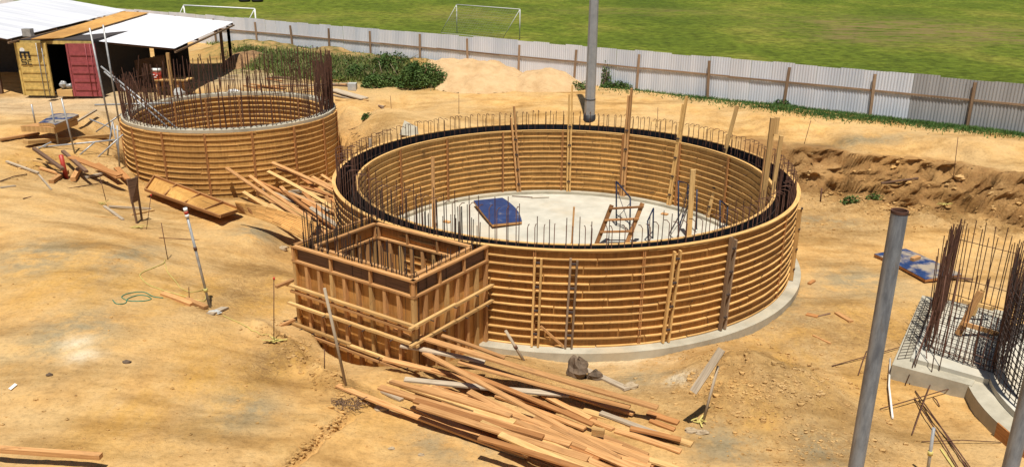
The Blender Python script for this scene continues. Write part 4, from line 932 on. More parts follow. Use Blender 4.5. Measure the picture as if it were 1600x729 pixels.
leanheap([(532, 376, 905, 628, .55, .05, .10, 'timber', 'longest left plank rising from the curved slat panel against the small tank'), (625, 408, 912, 606, .40, .12, .10, 'timber', None), (716, 354, 970, 470, .75, .2, .11, 'timber', 'uppermost plank of the heap between the two round tanks'),
 (700, 390, 968, 540, .5, .12, .10, 'timber2', None), (735, 378, 970, 458, .6, .28, .10, 'timber', None), (752, 452, 905, 590, .35, .1, .09, 'timber', None), (845, 475, 975, 610, .3, .1, .10, 'orange', None), (600, 474, 856, 628, .25, .18, .10, 'timber2', None),
 (880, 412, 965, 458, .4, .3, .09, 'timber', None), (918, 404, 972, 438, .4, .35, .08, 'timber', None), (625, 500, 885, 640, .12, .22, .09, 'timber', None), (790, 500, 985, 620, .1, .05, .10, 'orange', None), (860, 520, 985, 560, .12, .1, .10, 'timber', None),
 (700, 470, 930, 560, .15, .08, .09, 'timber2', None), (900, 560, 1000, 640, .05, .05, .10, 'orange', None), (780, 560, 960, 650, .05, .05, .10, 'timber', None), (830, 450, 990, 500, .3, .2, .08, 'orange', None), (660, 430, 880, 530, .22, .2, .08, 'orange', None), (930, 480, 1000, 580, .2, .1, .09, 'timber', None)] + [(x_, y_, x_ + L_, y_ + L_ * random.uniform(.35, .75), random.uniform(.15, .5), random.uniform(.05, .25), .09, random.choice(['timber', 'timber2', 'orange', 'weather']), None) for x_, y_, L_ in [(random.uniform(680, 880), random.uniform(400, 560), random.uniform(110, 220)) for _ in range(14)]],
 'planks in the heap between the two tanks', 'pale plank in the loose heap lying between the two round tanks')
# grey beams at the foot of the small tank
for x0, y0, x1, y1, lb in [(395, 462, 640, 468, 'grey beam lying along the foot of the small round form'), (640, 462, 840, 466, 'second grey beam end to end with the first under the small form')]:
    a = zz6(x0, y0); c = zz6(x1, y1); lying(a, c, .14, .11, M['weather'], 'timber_beam', lb, 'beam')
# curved slat panel propped over a dark hollow
A = [zz6(568, 513), zz6(640, 515), zz6(905, 640), zz6(852, 660)]
pts = [ground(*A[0], .50), ground(*A[1], .62), ground(*A[2], .35), ground(*A[3], .30)]
t = thing('curved_slat_panel', 'curved yellow panel of close battens propped up left of the square form', 'form panel', ground(*zz6(700, 600)))
n = 11; p0 = ground(*zz6(580, 548), .45); p1 = ground(*zz6(856, 664), .50); q1 = ground(*zz6(905, 600), .80); q0 = ground(*zz6(566, 508), .80)
for k in range(n):
    s = k / (n - 1); m = MB(); pr = None; pts = []
    for i in range(9):
        u_ = i / 8; P = p0.lerp(p1, u_); Q = q0.lerp(q1, u_); v_ = P.lerp(Q, s); v_.z += .10 * math.sin(PI * u_); pts.append(v_)
    for i in range(8): m.bar(pts[i], pts[i + 1] + (pts[i + 1] - pts[i]) * .03, .05, .05)
    m.build('batten', M['rib'], t)
m = MB()
for i in range(8):
    u0_, u1_ = i / 8, (i + 1) / 8; z0_, z1_ = .10 * math.sin(PI * u0_) - .036, .10 * math.sin(PI * u1_) - .036
    c4 = [p0.lerp(p1, u0_) + Vector((0, 0, z0_)), p0.lerp(p1, u1_) + Vector((0, 0, z1_)), q0.lerp(q1, u1_) + Vector((0, 0, z1_)), q0.lerp(q1, u0_) + Vector((0, 0, z0_))]; m.slab(c4, .012)
m.build('plywood_skin', M['oldwood'], t)
# framed panel propped like a ladder
def framed(c4, bars_, label):
    c4 = [Vector(p) for p in c4]; nn = (c4[1] - c4[0]).cross(c4[3] - c4[0]).normalized(); nn = nn if nn.z > 0 else -nn
    t = thing('framed_panel', label, 'form panel', (c4[0] + c4[1] + c4[2] + c4[3]) / 4 - Vector((0, 0, .1)))
    m = MB(); m.slab(c4, .014); m.build('plywood_face', M['ply'], t)
    o = nn * .046
    for i in range(4): MB().bar(c4[i] + o, c4[(i + 1) % 4] + o, .05, .09, up=nn).build('frame_board', M['oldwood'], t)
    for s in bars_: MB().bar(c4[0].lerp(c4[1], s) + o * .98, c4[3].lerp(c4[2], s) + o * .98, .05, .085, up=nn).build('cross_board', M['oldwood'], t)
framed([ground(241.5, 277, .42), ground(378, 329, .22), ground(344, 340, .30), ground(227, 298, .22)], (.27, .55, .8), 'long plywood panel framed with three cross boards lying below the small tank')

# ------------------------------------------------------------------ stakes, pipes and pins
def stake(base, top, r, mat, name, label, cat, group=None, cap=None, n=8, tape=None):
    p = ground(*base); q = aty(*top, p.y); d = (q - p).normalized(); t = thing(name, label, cat, p, group)
    MB().tube([p - d * .15, q], r, n).build('shaft', mat, t)
    if cap: MB().tube([q - d * .02, q + d * .03], r * 2.2, 8).build('cap', cap, t)
    if tape:
        for h, m2, rr in tape: c = p.lerp(q, h); MB().tube([c - d * .04, c + d * .04], r * rr, 8).build('tape_band', m2, t)
    return t
stake((328, 480), (289, 324), .032, M['galv'], 'steel_pipe_stake', 'leaning galvanised pipe with red and white tape at its top left of the square form', 'pipe', tape=[(.98, M['white'], 1.5), (.95, M['red'], 1.5), (.92, M['white'], 1.5), (.18, M['yellowtape'], 1.5), (.6, M['rust'], 1.3)])
stake((540, 600), (507, 450), .030, M['weather'], 'steel_pipe_stake', 'greenish leaning pipe in front of the square form', 'pipe')
stake((818, 562), (790, 516), .034, M['weather'], 'steel_pipe_stake', 'short leaning pipe between the plank heap and the big round form', 'pipe', tape=[(.45, M['rust'], 1.3)])
stake((1448, 745), (1459, 668), .030, M['galv'], 'steel_pipe_stake', 'short pipe with yellow tape at the bottom right edge', 'pipe', tape=[(.5, M['yellowtape'], 1.5)])
t = stake((1098, 660), (1122, 572), .028, M['weather'], 'steel_pipe_stake', 'dark leaning stake carrying a grey board right of the plank heap', 'stake')
p = ground(1098, 660)
bd = MB(); c1 = aty(1083, 612, p.y - .25); c2 = aty(1128, 545, p.y - .03); bd.bar(c1, c2, .15, .03, up=(-.55, -.7, .3)); bd.build('weathered_board', M['weather'], label='grey weathered board fixed slanting to the dark stake right of the heap', cat='board')
for bs, tp_, lb in [((428, 533), (428, 435), 'thin rusty pin with red cap left of the square form'), ((229, 358), (236, 305), 'thin pin with red cap beside the dark sign board')]:
    stake(bs, tp_, .010, M['rust'], 'rebar_pin', lb, 'pin', 'thin rusty pins', cap=M['redcap'], n=5)
for bs, tp_, lb in [((262, 405), (252, 348), 'rusty pin standing alone on the slope left of the tall taped pipe'), ((166, 315), (155, 272), 'rusty pin nearest the broken timber at the left'), ((1255, 238), (1267, 188), 'leaning rusty pin on the bank behind the big tank at right'),
                    ((1492, 266), (1497, 214), 'rusty pin with tape on the far right bank'), ((717, 178), (717, 148), 'rusty pin behind the far rim of the big tank'), ((612, 180), (610, 150), 'thin pin near the flat grey boards behind the small tank'),
                    ((1282, 315), (1284, 294), 'short thick rusty stub at the foot of the right bank'), ((507, 575), (507, 545), 'tiny pin in front of the square form corner'), ((1027, 200), (1028, 168), 'pin standing behind the hooked bars of the far rim'), ((296, 470), (295, 448), 'short dark pin at the foot of the tall taped pipe')]:
    stake(bs, tp_, .011 if 'stub' not in lb else .03, M['rust'], 'rebar_pin', lb, 'pin', 'thin rusty pins', n=5)
# two big pipes close to the camera
def bigpipe(x_bot, x_top, ytop, Y, r, label):
    q = aty(x_top, ytop, Y); p = Vector((q.x, q.y, gz(q.x, q.y))); t = thing('scaffold_pipe', label, 'pipe', p, 'tall grey pipes close to the camera')
    m = MB(); n = 20; L = [(r, 0), (r, 1)]; 
    m.tube([p - Vector((0, 0, .3)), q], r, n, cap=False); m.build('tube_wall', M['pipe'], t)
    m = MB(); m.tube([q + Vector((0, 0, -.4)), q + Vector((0, 0, .0))], r * .88, n, cap=False); m.build('bore', M['rustdark'], t)
    m = MB(); m.ring(Vector((q.x, q.y, 0)), r * .87, r * 1.03, q.z - .025, q.z + .006, seg=24); m.build('cut_rim', M['rust'], t)
bigpipe(1340, 1406, 329, 8.0, .083, 'thick grey steel pipe standing upright in the right foreground')
q_ = at(1600, 613, 6.0)
bigpipe(None, 1630, 520, 8.0, .083, 'second grey steel pipe cut off by the right edge of the picture')
# dark sign board on two posts
p = ground(214, 349); q = ground(222, 345)
t = thing('sign_board', 'dark weathered board on two thin posts seen nearly edge on at left', 'sign', (p + q) / 2)
MB().bar(p, aty(199, 280, p.y), .05, .05, up=(0, 1, 0)).build('post', M['dark'], t); MB().bar(q, aty(212, 276, q.y), .05, .05, up=(0, 1, 0)).build('post', M['dark'], t)
c1 = aty(199, 281, p.y - .06); c2 = aty(216, 276, q.y - .06); c3 = aty(217, 313, q.y - .06); c4 = aty(206, 318, p.y - .06)
m = MB(); m.slab([c4, c3, c2, c1], .03); m.build('board', M['dark'], t)

# ------------------------------------------------------------------ small things lying about
def lie(L):
    for (a, b_, wd, th, mt, nm, lb, cat, up) in L: lying(a, b_, wd, th, M[mt], nm, lb, cat, up=up)
lie([((-30, 699), (158, 712), .10, .08, 'timber', 'timber_beam', 'single pale beam lying at the bottom left edge', 'beam', .22),
 ((254, 458), (300, 475), .14, .07, 'timber', 'timber_plank', 'reddish offcut lying near the foot of the tall taped pipe', 'plank', 0), ((290, 466), (322, 480), .13, .07, 'timber', 'timber_plank', 'second offcut touching the foot of the tall taped pipe', 'plank', .02),
 ((328, 490), (352, 480), .18, .04, 'weather', 'timber_plank', 'broken grey board right below the tall taped pipe', 'plank', 0),
 ((163, 322), (192, 343), .09, .05, 'weather', 'timber_plank', 'near side of the small broken frame beside the dark sign', 'plank', 0), ((170, 322), (236, 326), .07, .05, 'weather', 'timber_plank', 'far side of the small broken frame beside the dark sign', 'plank', .03), ((205, 335), (240, 328), .08, .04, 'timber2', 'timber_plank', 'pale lath behind the dark sign posts', 'plank', 0),
 ((148, 337), (186, 340), .10, .02, 'timber2', 'timber_plank', 'thin pale board in front of the small broken frame', 'plank', 0),
 ((110, 245), (187, 274), .28, .05, 'orange', 'timber_plank', 'wide reddish plank sloping down among the broken timber at left', 'plank', .55), ((150, 256), (186, 278), .24, .05, 'orange', 'timber_plank', 'second wide plank nearest the small tank in the broken timber', 'plank', .25), ((182, 262), (200, 280), .2, .06, 'orange', 'timber_plank', 'dark end of plank touching the small round form at its left', 'plank', .25),
 ((98, 236), (135, 268), .12, .09, 'dark', 'timber_plank', 'dark beam leaning behind the red tube', 'plank', .45), ((53, 232), (98, 264), .12, .09, 'dark', 'timber_plank', 'dark charred beam left of the red tube', 'plank', .35), ((80, 284), (104, 268), .16, .12, 'timber', 'timber_block', 'thick block on the ground right under the red tube', 'block', 0), ((114, 280), (124, 263), .16, .14, 'timber', 'timber_block', 'thick block standing right of the red tube', 'block', .02),
 ((62, 262), (96, 272), .12, .06, 'timber', 'timber_plank', 'short plank left of the thick blocks', 'plank', .05), ((10, 252), (60, 270), .08, .05, 'weather', 'timber_plank', 'grey lath at the left end of the broken timber', 'plank', .05), ((52, 250), (92, 258), .10, .05, 'timber2', 'timber_plank', 'pale plank on top of the broken timber at left', 'plank', .2), ((60, 272), (80, 296), .06, .03, 'weather', 'timber_plank', 'thin lath pointing at the camera from the broken timber', 'plank', 0), ((134, 277), (160, 271), .18, .06, 'weather', 'timber_plank', 'flat grey piece on the ground under the wide reddish planks', 'plank', 0), ((0, 293), (24, 290), .12, .03, 'weather', 'timber_plank', 'grey board at the left picture edge', 'plank', 0),
 ((40, 222), (171, 212), .26, .14, 'timber2', 'timber_beam', 'long pale beam lying on the bank behind the broken timber', 'beam', .15), ((0, 218), (60, 208), .2, .08, 'timber', 'timber_beam', 'orange beam at the left edge behind the long pale beam', 'beam', .05), ((120, 190), (150, 172), .10, .06, 'weather', 'timber_plank', 'grey plank leaning on the scaffold tubes', 'plank', .3),
 ((1260, 490), (1278, 494), .16, .03, 'orange', 'timber_plank', 'dark reddish chip of board on the sand right of the big tank', 'plank', 0), ((1278, 494), (1297, 489), .05, .02, 'dark', 'timber_plank', 'dark lath next to the chip of board on the sand', 'plank', 0), ((1307, 488), (1330, 502), .14, .05, 'timber', 'timber_plank', 'short plank on the sand right of the big tank', 'plank', 0), ((1270, 523), (1298, 536), .05, .03, 'timber', 'timber_plank', 'thin stick left of the grey foreground pipe', 'plank', 0), ((1264, 443), (1272, 438), .1, .05, 'orange', 'timber_block', 'little wood chip beside the kerb of the big tank', 'block', 0),
 ((1382, 256), (1437, 266), .10, .04, 'dark', 'timber_plank', 'dark plank lying on the lip of the right bank', 'plank', .02),
 ((905, 572), (980, 607), .16, .05, 'weather', 'timber_plank', 'grey board lying on the sand behind the plank heap', 'plank', .02)])
for a, b_, r_, mt, lb in [((36, 310), (169, 284), .016, 'rust', 'long bar lying below the broken timber at left'), ((0, 283), (42, 272), .018, 'rust', 'bar lying at the left picture edge'), ((248, 371), (452, 386), .011, 'rust', 'long thin bar lying across the slope to the square form'),
        ((1300, 571), (1600, 492), .012, 'rust', 'long thin bar crossing behind the foreground pipe'), ((1375, 638), (1570, 586), .012, 'rust', 'thin bar crossing in front of the concrete footing'), ((1425, 678), (1462, 578), .013, 'rust', 'bar crossing others in front of the footing'), ((1430, 610), (1510, 729), .014, 'rust', 'first of a bunch of bars running to the bottom right edge'), ((1436, 625), (1520, 735), .014, 'rust', 'second of a bunch of bars running to the bottom right edge'), ((1429, 622), (1500, 735), .014, 'rust', 'third of a bunch of bars running to the bottom right edge'), ((1458, 620), (1468, 634), .013, 'rust', 'tiny bar stub near the footing'), ((1341, 585), (1354, 548), .014, 'rust', 'short bar left of the foreground pipe'), ((1440, 689), (1565, 690), .009, 'rust', 'hair thin bar lying near the bottom right')]:
    p, q = ground(*a, .03), ground(*b_, .03); mid = p.lerp(q, .5) + Vector((0, 0, .04)); m = MB(); m.tube([p, mid, q], r_, 5); m.build('loose_rebar', M[mt], label=lb, cat='rebar')
m = MB(); p, q = ground(1391, 560, .03), ground(1391, 652, .03); m.tube([p, p.lerp(q, .5) + Vector((-.03, 0, .01)), q + Vector((.05, 0, 0))], .022, 8); m.build('plastic_pipe', M['pvc'], label='thin white plastic pipe lying right of the foreground pipe', cat='pipe')
# cords and tapes
def cord(pxs_, r_, mat, name, label, cat, up=.012):
    P = [ground(*c, up) for c in pxs_]; out_ = []
    for i in range(len(P) - 1):
        p0_, p1_, p2_, p3_ = P[max(i - 1, 0)], P[i], P[i + 1], P[min(i + 2, len(P) - 1)]
        for j in range(5):
            t_ = j / 5; out_.append(.5 * ((2 * p1_) + (p2_ - p0_) * t_ + (2 * p0_ - 5 * p1_ + 4 * p2_ - p3_) * t_ ** 2 + (3 * p1_ - p0_ - 3 * p2_ + p3_) * t_ ** 3))
    out_.append(P[-1])
    for v in out_: v.z = max(v.z, gz(v.x, v.y) + up)
    m = MB(); m.tube(out_, r_, 5); return m.build(name, mat, label=label, cat=cat)
cord([(176, 468), (182, 474), (196, 473), (200, 466), (215, 461), (230, 462), (236, 467), (220, 470), (200, 469), (190, 463), (205, 457), (225, 456), (240, 463), (255, 465)], .011, M['green'], 'green_cord', 'green cord curled on the ground left of the tall taped pipe', 'cord')
cord([(258, 405), (254, 412), (235, 420), (219, 428), (224, 438), (235, 446), (260, 455), (290, 463), (318, 470), (322, 455), (324, 450)], .012, M['yellowtape'], 'barrier_tape', 'yellow tape trailing round the foot of the tall taped pipe', 'tape')
cord([(258, 410), (262, 425), (275, 440), (283, 450), (300, 456), (318, 452)], .010, M['yellowtape'], 'barrier_tape', 'short yellow tape strand hanging down the slope beside the pin', 'tape')
cord([(348, 492), (365, 500), (380, 507), (392, 515), (405, 521), (428, 530)], .010, M['yellowtape'], 'barrier_tape', 'faded tape running along the lip to the red capped pin', 'tape')
def knot(px, py, label, s=1.0, mat='yellowtape'):
    c = ground(px, py, .04); m = MB()
    for k in range(9):
        a = random.random() * 6.28; r_ = random.uniform(.06, .2) * s; m.bar(c + Vector((random.uniform(-.06, .06), random.uniform(-.06, .06), random.uniform(-.02, .05))), c + Vector((r_ * math.cos(a) * 1.3, r_ * math.sin(a), random.uniform(-.02, .06))), .03, .006)
    m.build('barrier_tape', M[mat], origin=c, label=label, cat='tape')
knot(163, 317, 'yellow tape knotted round the pin by the broken timber'); knot(218, 354, 'bunch of yellow tape at the feet of the dark sign', 1.3); knot(430, 533, 'pale tape bunched at the foot of the red capped pin', 1.1); knot(1486, 268, 'yellow tape on the far right bank', 1.6); knot(1094, 657, 'tape tangled round the stake with the grey board', .9)
m = MB(); p = ground(1150 + 0, 660); 
m = MB(); q0_, q1_ = ground(1470, 700, .02), ground(1490, 729, .02); m.bar(q0_, q1_, .04, .006); m.build('barrier_tape', M['yellowtape'], label='scrap of yellow tape near the bottom right pipe', cat='tape')
m = MB(); m.slab([ground(13, 606, .03), ground(17, 608, .03), ground(27, 600, .03), ground(23, 598, .03)], .012); m.build('paper_scrap', M['white'], label='white scrap of paper on the ground at far left', cat='litter')
gp = ground(545, 630)
t_ = thing('root_tangle', 'dark tangle of dry roots under the left end of the big plank heap', 'roots', gp); m = MB()
for k in range(70):
    a = random.random() * 6.28; c = gp + Vector((random.gauss(0, .16), random.gauss(0, .13), random.uniform(-.02, .08))); m.tube([c, c + Vector((.12 * math.cos(a), .12 * math.sin(a), random.uniform(0, .05))), c + Vector((.2 * math.cos(a + .6), .2 * math.sin(a + .6), -.02))], .006, 4, cap=False)
m.build('roots', M['dark'], t_)
# rocks
def rock(px, py, r, sq, mat, label, seed, group=None, up=.3):
    c = ground(px, py, r * sq[2] * up); m = MB(); m.blob(c, r, sq, seed, .28, 12, 9); m.build('rock', M[mat], label=label, cat='rock', group=group)
rock(903, 578, .30, (.8, .8, 1.0), 'rock', 'large rough brown rock behind the plank heap', 3, up=.5); rock(930, 588, .17, (1, .8, .8), 'rock', 'smaller brown rock touching the large one', 5)
rock(985, 603, .13, (1.2, .8, .6), 'rockpale', 'pale stone at the end of the grey board behind the heap', 6); rock(597, 637, .13, (1.2, .9, .6), 'rockpale', 'pale rounded stone at the left front of the plank heap', 7)
rock(1080, 672, .10, (1.4, .7, .6), 'rockpale', 'stone at the foot of the stake with the grey board', 8); rock(1098, 675, .09, (1.5, .6, .6), 'rockpale', 'stone right beside the foot of the grey board stake', 9)
rock(612, 700, .05, (1.2, .8, .6), 'rockpale', 'tiny pale stone in front of the plank heap', 10); rock(658, 710, .05, (1.2, .8, .6), 'rockpale', 'tiny stone at the bottom edge below the plank heap', 11); rock(77, 585, .06, (1, .8, .6), 'rock', 'small grey stone on the open ground at left', 12); rock(198, 565, .07, (1.4, .8, .5), 'rock', 'small flat stone near the pale patch at left', 13)
rock(442, 388, .12, (1.2, .9, .7), 'rockpale', 'grey stone at the tip of the long thin bar', 14); rock(335, 487, .10, (1.5, .9, .4), 'concgrey', 'flat grey stone at the foot of the tall taped pipe', 15)
clods = []
for k in range(4600):     # clods and pebbles nobody could count
    z_ = random.random()
    if z_ < .35: px, py = random.gauss(1190, 80), random.gauss(605, 40)
    elif z_ < .45: s_ = random.random(); px, py = 400 + 150 * s_ + random.gauss(0, 14), 500 + 125 * s_ + random.gauss(0, 12)
    elif z_ < .62: px, py = random.uniform(1240, 1600), random.uniform(290, 370)
    elif z_ < .7: px, py = random.gauss(1300, 80), random.gauss(700, 25)
    elif z_ < .78: px, py = random.uniform(20, 200), random.uniform(240, 285)
    elif z_ < .84: s_ = random.random(); px, py = 545 - 100 * s_ + random.gauss(0, 5), 640 + 92 * s_ + random.gauss(0, 5)
    else: px, py = random.uniform(0, 1600), random.uniform(400, 729)
    if py < 760: clods.append((px, py))
def ground_many(L):
    L = np.array(L, float); z = np.full(len(L), 1.0)
    rr = np.array([list(ray(*p)) for p in L])
    for _ in range(12):
        k_ = (z - HC) / rr[:, 2]; x = rr[:, 0] * k_; y = rr[:, 1] * k_; z = .5 * z + .5 * gz_arr(x, y)
    return x, y, z
cxx, cyy, czz = ground_many(clods); m = MB()
for i in range(len(cxx)):
    r_ = min(.07, .007 + random.expovariate(95)); m.blob((cxx[i], cyy[i], czz[i] + r_ * .2), r_, (1.2, .9, .75), i, .35, 5, 3)
for k in range(230):
    xx_ = random.uniform(8.6, 22); yl_, yt_ = lip_toe(np.array([xx_])); t_ = random.choice((random.gauss(-.25, .35), random.uniform(-.1, 1.0))); yy_ = float(yt_[0] + (yl_[0] - yt_[0]) * t_); r_ = .02 + random.expovariate(34) if t_ > -.3 else random.uniform(.02, .07); r_ = min(r_, .15)
    m.blob((xx_, yy_, gz(xx_, yy_) + r_ * .1), r_, (1.4, .9, .7), k + 9000, .35, 8, 5)
m.build('soil_clods', M['dirt'], origin=(0, 0, 0), label='scattered clods and pebbles of tan soil all over the ground', cat='clods', kind='stuff')

# ------------------------------------------------------------------ right: footing, bar cages
zf = .32
FT = [at(1394, 569, zf), at(1519, 603, zf), at(1560, 640, zf)]
f = thing('concrete_footing', 'stepped pale concrete footing with bar cages at the right', 'footing', at(1470, 560, 0))
a0_, b0_ = at(1394, 569, zf), at(1519, 602, zf); c0_ = at(1441, 461, zf); ddx = (b0_ - a0_)
e0_ = c0_ + ddx * 1.15
b = MB(); b.prism([(a0_.x, a0_.y), (b0_.x, b0_.y), (e0_.x + .3, e0_.y), (c0_.x, c0_.y)], -.2, zf); b.build('lower_step', M['conc'], f)
a1_ = at(1424, 556, .46); b1_ = at(1546, 590, .46); c1_ = at(1462, 470, .46)
b = MB(); b.prism([(a1_.x, a1_.y), (b1_.x, b1_.y), (b1_.x + c1_.x - a1_.x, b1_.y + c1_.y - a1_.y), (c1_.x, c1_.y)], .30, .42); b.build('upper_step', M['slab'], f)
TC = Vector((14.3, 14.6, 0)); TR = 4.05
b = MB(); b.ring(TC, .05, TR + .55, -.2, .30, seg=96); b.build('round_base', M['conc'], f)
b = MB(); b.ring(TC, .05, TR + .12, .31, .44, seg=96); b.build('round_plinth', M['slab'], f)
bd = MB(); 
for k in range(14):
    aa = R(183) + k * R(4.2); bb = aa + R(4.3); bd.bar(TC + Vector(((TR + .57) * math.cos(aa), (TR + .57) * math.sin(aa), .16)), TC + Vector(((TR + .57) * math.cos(bb), (TR + .57) * math.sin(bb), .16)), .03, .34)
bd.build('edge_board', M['orange'], f)
# round mesh cage
mc = thing('round_mesh_cage', 'dense dark cylinder of steel mesh at the right edge', 'rebar', (TC.x, TC.y, .44))
bars = bar_ring(mc, TC, TR, .44, lambda a: 2.75, 120, .12, None, lean=.012); bars += bar_ring(mc, TC, TR - .22, .44, lambda a: 2.75, 120, .15, None, lean=.012)
emit_bars(mc, bars, M['rustdark'], .0105, 'vertical_bar')
for k in range(15):
    for rr in (TR + .012, TR - .23):
        z = .52 + k * .14
        m = MB(); m.tube([TC + Vector((rr * math.cos(2 * PI * i / 80), rr * math.sin(2 * PI * i / 80), z)) for i in range(81)], .0105, 4, cap=False); m.build('hoop_bar', M['rustdark'], mc)
# square starter cage
sc_ = thing('square_bar_cage', 'tall rusty starter bars round a square on the right footing', 'rebar', at(1490, 520, .42))
K = [at(1444, 545, .46), at(1552, 582, .46), at(1560, 470, .46), at(1470, 470, .46)]; K[2] = K[3] + (K[1] - K[0]) * 1.0
bars = []
for i in range(4):
    P, Q = K[i], K[(i + 1) % 4]; n = (14, 16, 14, 34)[i]
    for k in range(n):
        for lay in range(2 if i in (1, 3) else 1):
            p = P.lerp(Q, (k + random.random() * .7) / n) + Vector((random.uniform(-.04, .04) + lay * .14, 0, 0)); h = random.uniform(1.9, 2.35) if i != 0 else random.choice((random.uniform(.9, 1.5), random.uniform(1.9, 2.3)))
            q = p + Vector((random.gauss(0, .06), random.gauss(0, .05), h)); bars.append((p.y, [p, q]))
emit_bars(sc_, bars, M['rust'], .011, 'vertical_bar')
for z in (.10, .28, .75, 1.75):
    for i in range(4):
        if z == 1.75 and i in (0,): continue
        P, Q = K[i], K[(i + 1) % 4]; MB().tube([P + Vector((0, 0, z)), Q + Vector((0, 0, z))], .010, 5).build('tie_bar', M['rust'], sc_)
# floor mesh on the footing
fm = MB()
for i in range(15): s = i / 14; fm.tube([K[0].lerp(K[1], s) + Vector((0, 0, -.0)), K[3].lerp(K[2], s)], .008, 4)
for i in range(13): s = i / 12; fm.tube([K[0].lerp(K[3], s) + Vector((0, 0, .012)), K[1].lerp(K[2], s) + Vector((0, 0, .012))], .008, 4)
fm.build('floor_mesh', M['rustdark'], sc_)
sm_ = MB(); P, Q = at(1402, 560, zf + .02), at(1438, 470, zf + .02); w_ = Vector((.38, .08, 0))
for i in range(22): s = i / 21; p = P.lerp(Q, s); sm_.tube([p, p + w_, p + w_ + Vector((0, 0, .22))], .007, 4)
for i in range(3): sm_.tube([P + w_ * (i / 2), Q + w_ * (i / 2)], .007, 4)
sm_.build('side_mesh', M['rustdark'], sc_)
for s_, e_, lb in [((1497, 522), (1532, 455), 'upright pale post standing in the square bar cage')]:
    upright(s_, e_, .12, .10, M['timber'], 'timber_post', lb, 'post', z=.46)
pp = at(1497, 522, .46)
c1, c2 = aty(1505, 505, pp.y - .1), aty(1566, 523, pp.y + .1); MB().bar(c1, c2, .09, .10).build('timber_crosspiece', M['timber'], label='short crosspiece nailed to the post in the square bar cage', cat='board')
c1, c2 = aty(1470, 500, pp.y + .6), aty(1548, 482, pp.y + 1.0); MB().bar(aty(1504, 470, pp.y + .8), aty(1552, 482, pp.y + .8), .07, .09).build('timber_crosspiece', M['timber2'], label='paler rear crosspiece behind the post in the square bar cage', cat='board')
upright((1520, 492), (1536, 452), .08, .08, M['timber2'], 'timber_post', 'thin rear stud behind the post in the square bar cage', 'post', z=.46)
# leaning long bars at the front of the footing
for k, (a, b_) in enumerate([((1421, 600), (1458, 485)), ((1452, 605), (1478, 430)), ((1462, 603), (1500, 420)), ((1451, 700 - 100), (1447, 545)), ((1414, 662 - 60), (1453, 505))]):
    p = ground(*a); q = aty(*b_, p.y + .5); MB().tube([p, q], .011, 5).build('leaning_bar', M['rust'], origin=p, label=['leaning bar farthest left in front of the footing', 'second leaning bar in front of the footing, longer', 'third leaning bar, longest of those in front of the footing', 'short nearly upright bar in front of the footing', 'slender bar leaning on the left corner of the footing'][k], cat='rebar', group='bars leaning on the footing')
# blue panels on the sand at right
zg = .12
arc_panel('blue_form_panel', [at(1366, 396, zg), at(1415, 388, zg), at(1503, 428, zg), at(1446, 436, zg)], .05, .09, M['blueworn'], M['orange'], 'worn blue faced panel lying on the sand behind the footing', 'form panel')
lying((1425, 405), (1436, 401), .12, .10, M['timber'], 'timber_block', 'small wood block lying on the worn blue panel', 'block', z=zg + .06)
lying((1478, 432), (1520, 436), .07, .04, M['dark'], 'timber_plank', 'dark lath beside the corner of the worn blue panel', 'plank', z=.05)

# ------------------------------------------------------------------ left: blue panels, scaffold tubes
zl = gz(*at(80, 190, 2.0)[:2]) + .45
arc_panel('blue_form_panel', [at(60, 192, zl), at(83, 178, zl), at(123, 179, zl + .02), at(86, 195, zl)], .2, .12, M['blueworn'], M['timber2'], 'blue topped panel on a stack at far left near the container', 'form panel')
arc_panel('form_panel_stack', [at(32, 197, zl - .12), at(84, 187, zl - .14), at(121, 186, zl - .14), at(84, 200, zl - .14)], .12, .22, M['timber'], M['timber2'], 'curved timber panels under the blue one at far left', 'form panel')
TUB = 'scaffold tubes beside the small tank'
def tube_px(a, b_, Y1, Y2, r_, lb, mat='galv', grp=TUB):
    p, q = aty(*a, Y1), aty(*b_, Y2); m = MB(); m.tube([p, q], r_, 8); m.build('scaffold_tube', M[mat], label=lb, cat='tube', group=grp); return p, q
Yt = SC.y - 1.5
tube_px((175, 213), (140, 44), Yt - .8, Yt - .8, .035, 'tallest leaning grey tube in front of the red container door'); tube_px((186, 190), (161, 39), Yt, Yt, .035, 'second tall leaning tube right beside the tallest one')
tube_px((158, 104), (280, 203), Yt + .6, Yt - .5, .035, 'upper of the two parallel tubes sloping into the small tank'); tube_px((163, 112), (268, 204), Yt + .45, Yt - .6, .035, 'lower of the two parallel tubes sloping into the small tank')
tube_px((148, 164), (270, 161), Yt + .4, Yt + .8, .035, 'horizontal tube lying across the rim of the small tank')
for (a, b_, lb) in [((56, 196), (49, 163), 'short tube standing left of the blue topped stack'), ((91, 226), (79, 160), 'tube standing in front of the blue topped stack'), ((117, 240), (96, 154), 'tube standing right of the blue topped stack'), ((168, 243), (176, 190), 'short tube beside the small tank under the tall pair'), ((187, 265), (183, 196), 'tube touching the left side of the small round form')]:
    p = ground(*a); tube_px(a, b_, p.y, p.y, .032, lb)
p = ground(100, 236); Yg = p.y
tube_px((53, 231), (186, 218), Yg, Yg + .6, .032, 'long level tube over the broken timber'); tube_px((120, 246), (148, 222), Yg - .1, Yg + .3, .028, 'diagonal brace tube under the long level one'); tube_px((135, 262), (192, 210), Yg, Yg + .5, .028, 'brace tube near the left of the small form'); tube_px((60, 232), (80, 222), Yg - .2, Yg + .2, .028, 'short coupler tube at the left end'); tube_px((140, 186), (187, 205), Yg + 2, Yg + 1.5, .028, 'slanting tube below the tall pair'); tube_px((150, 206), (190, 178), Yg + 1.6, Yg + 1.9, .028, 'crossing tube below the tall pair'); tube_px((176, 190), (190, 268), Yg + .9, Yg + .9, .028, 'steep tube between pile and small form')
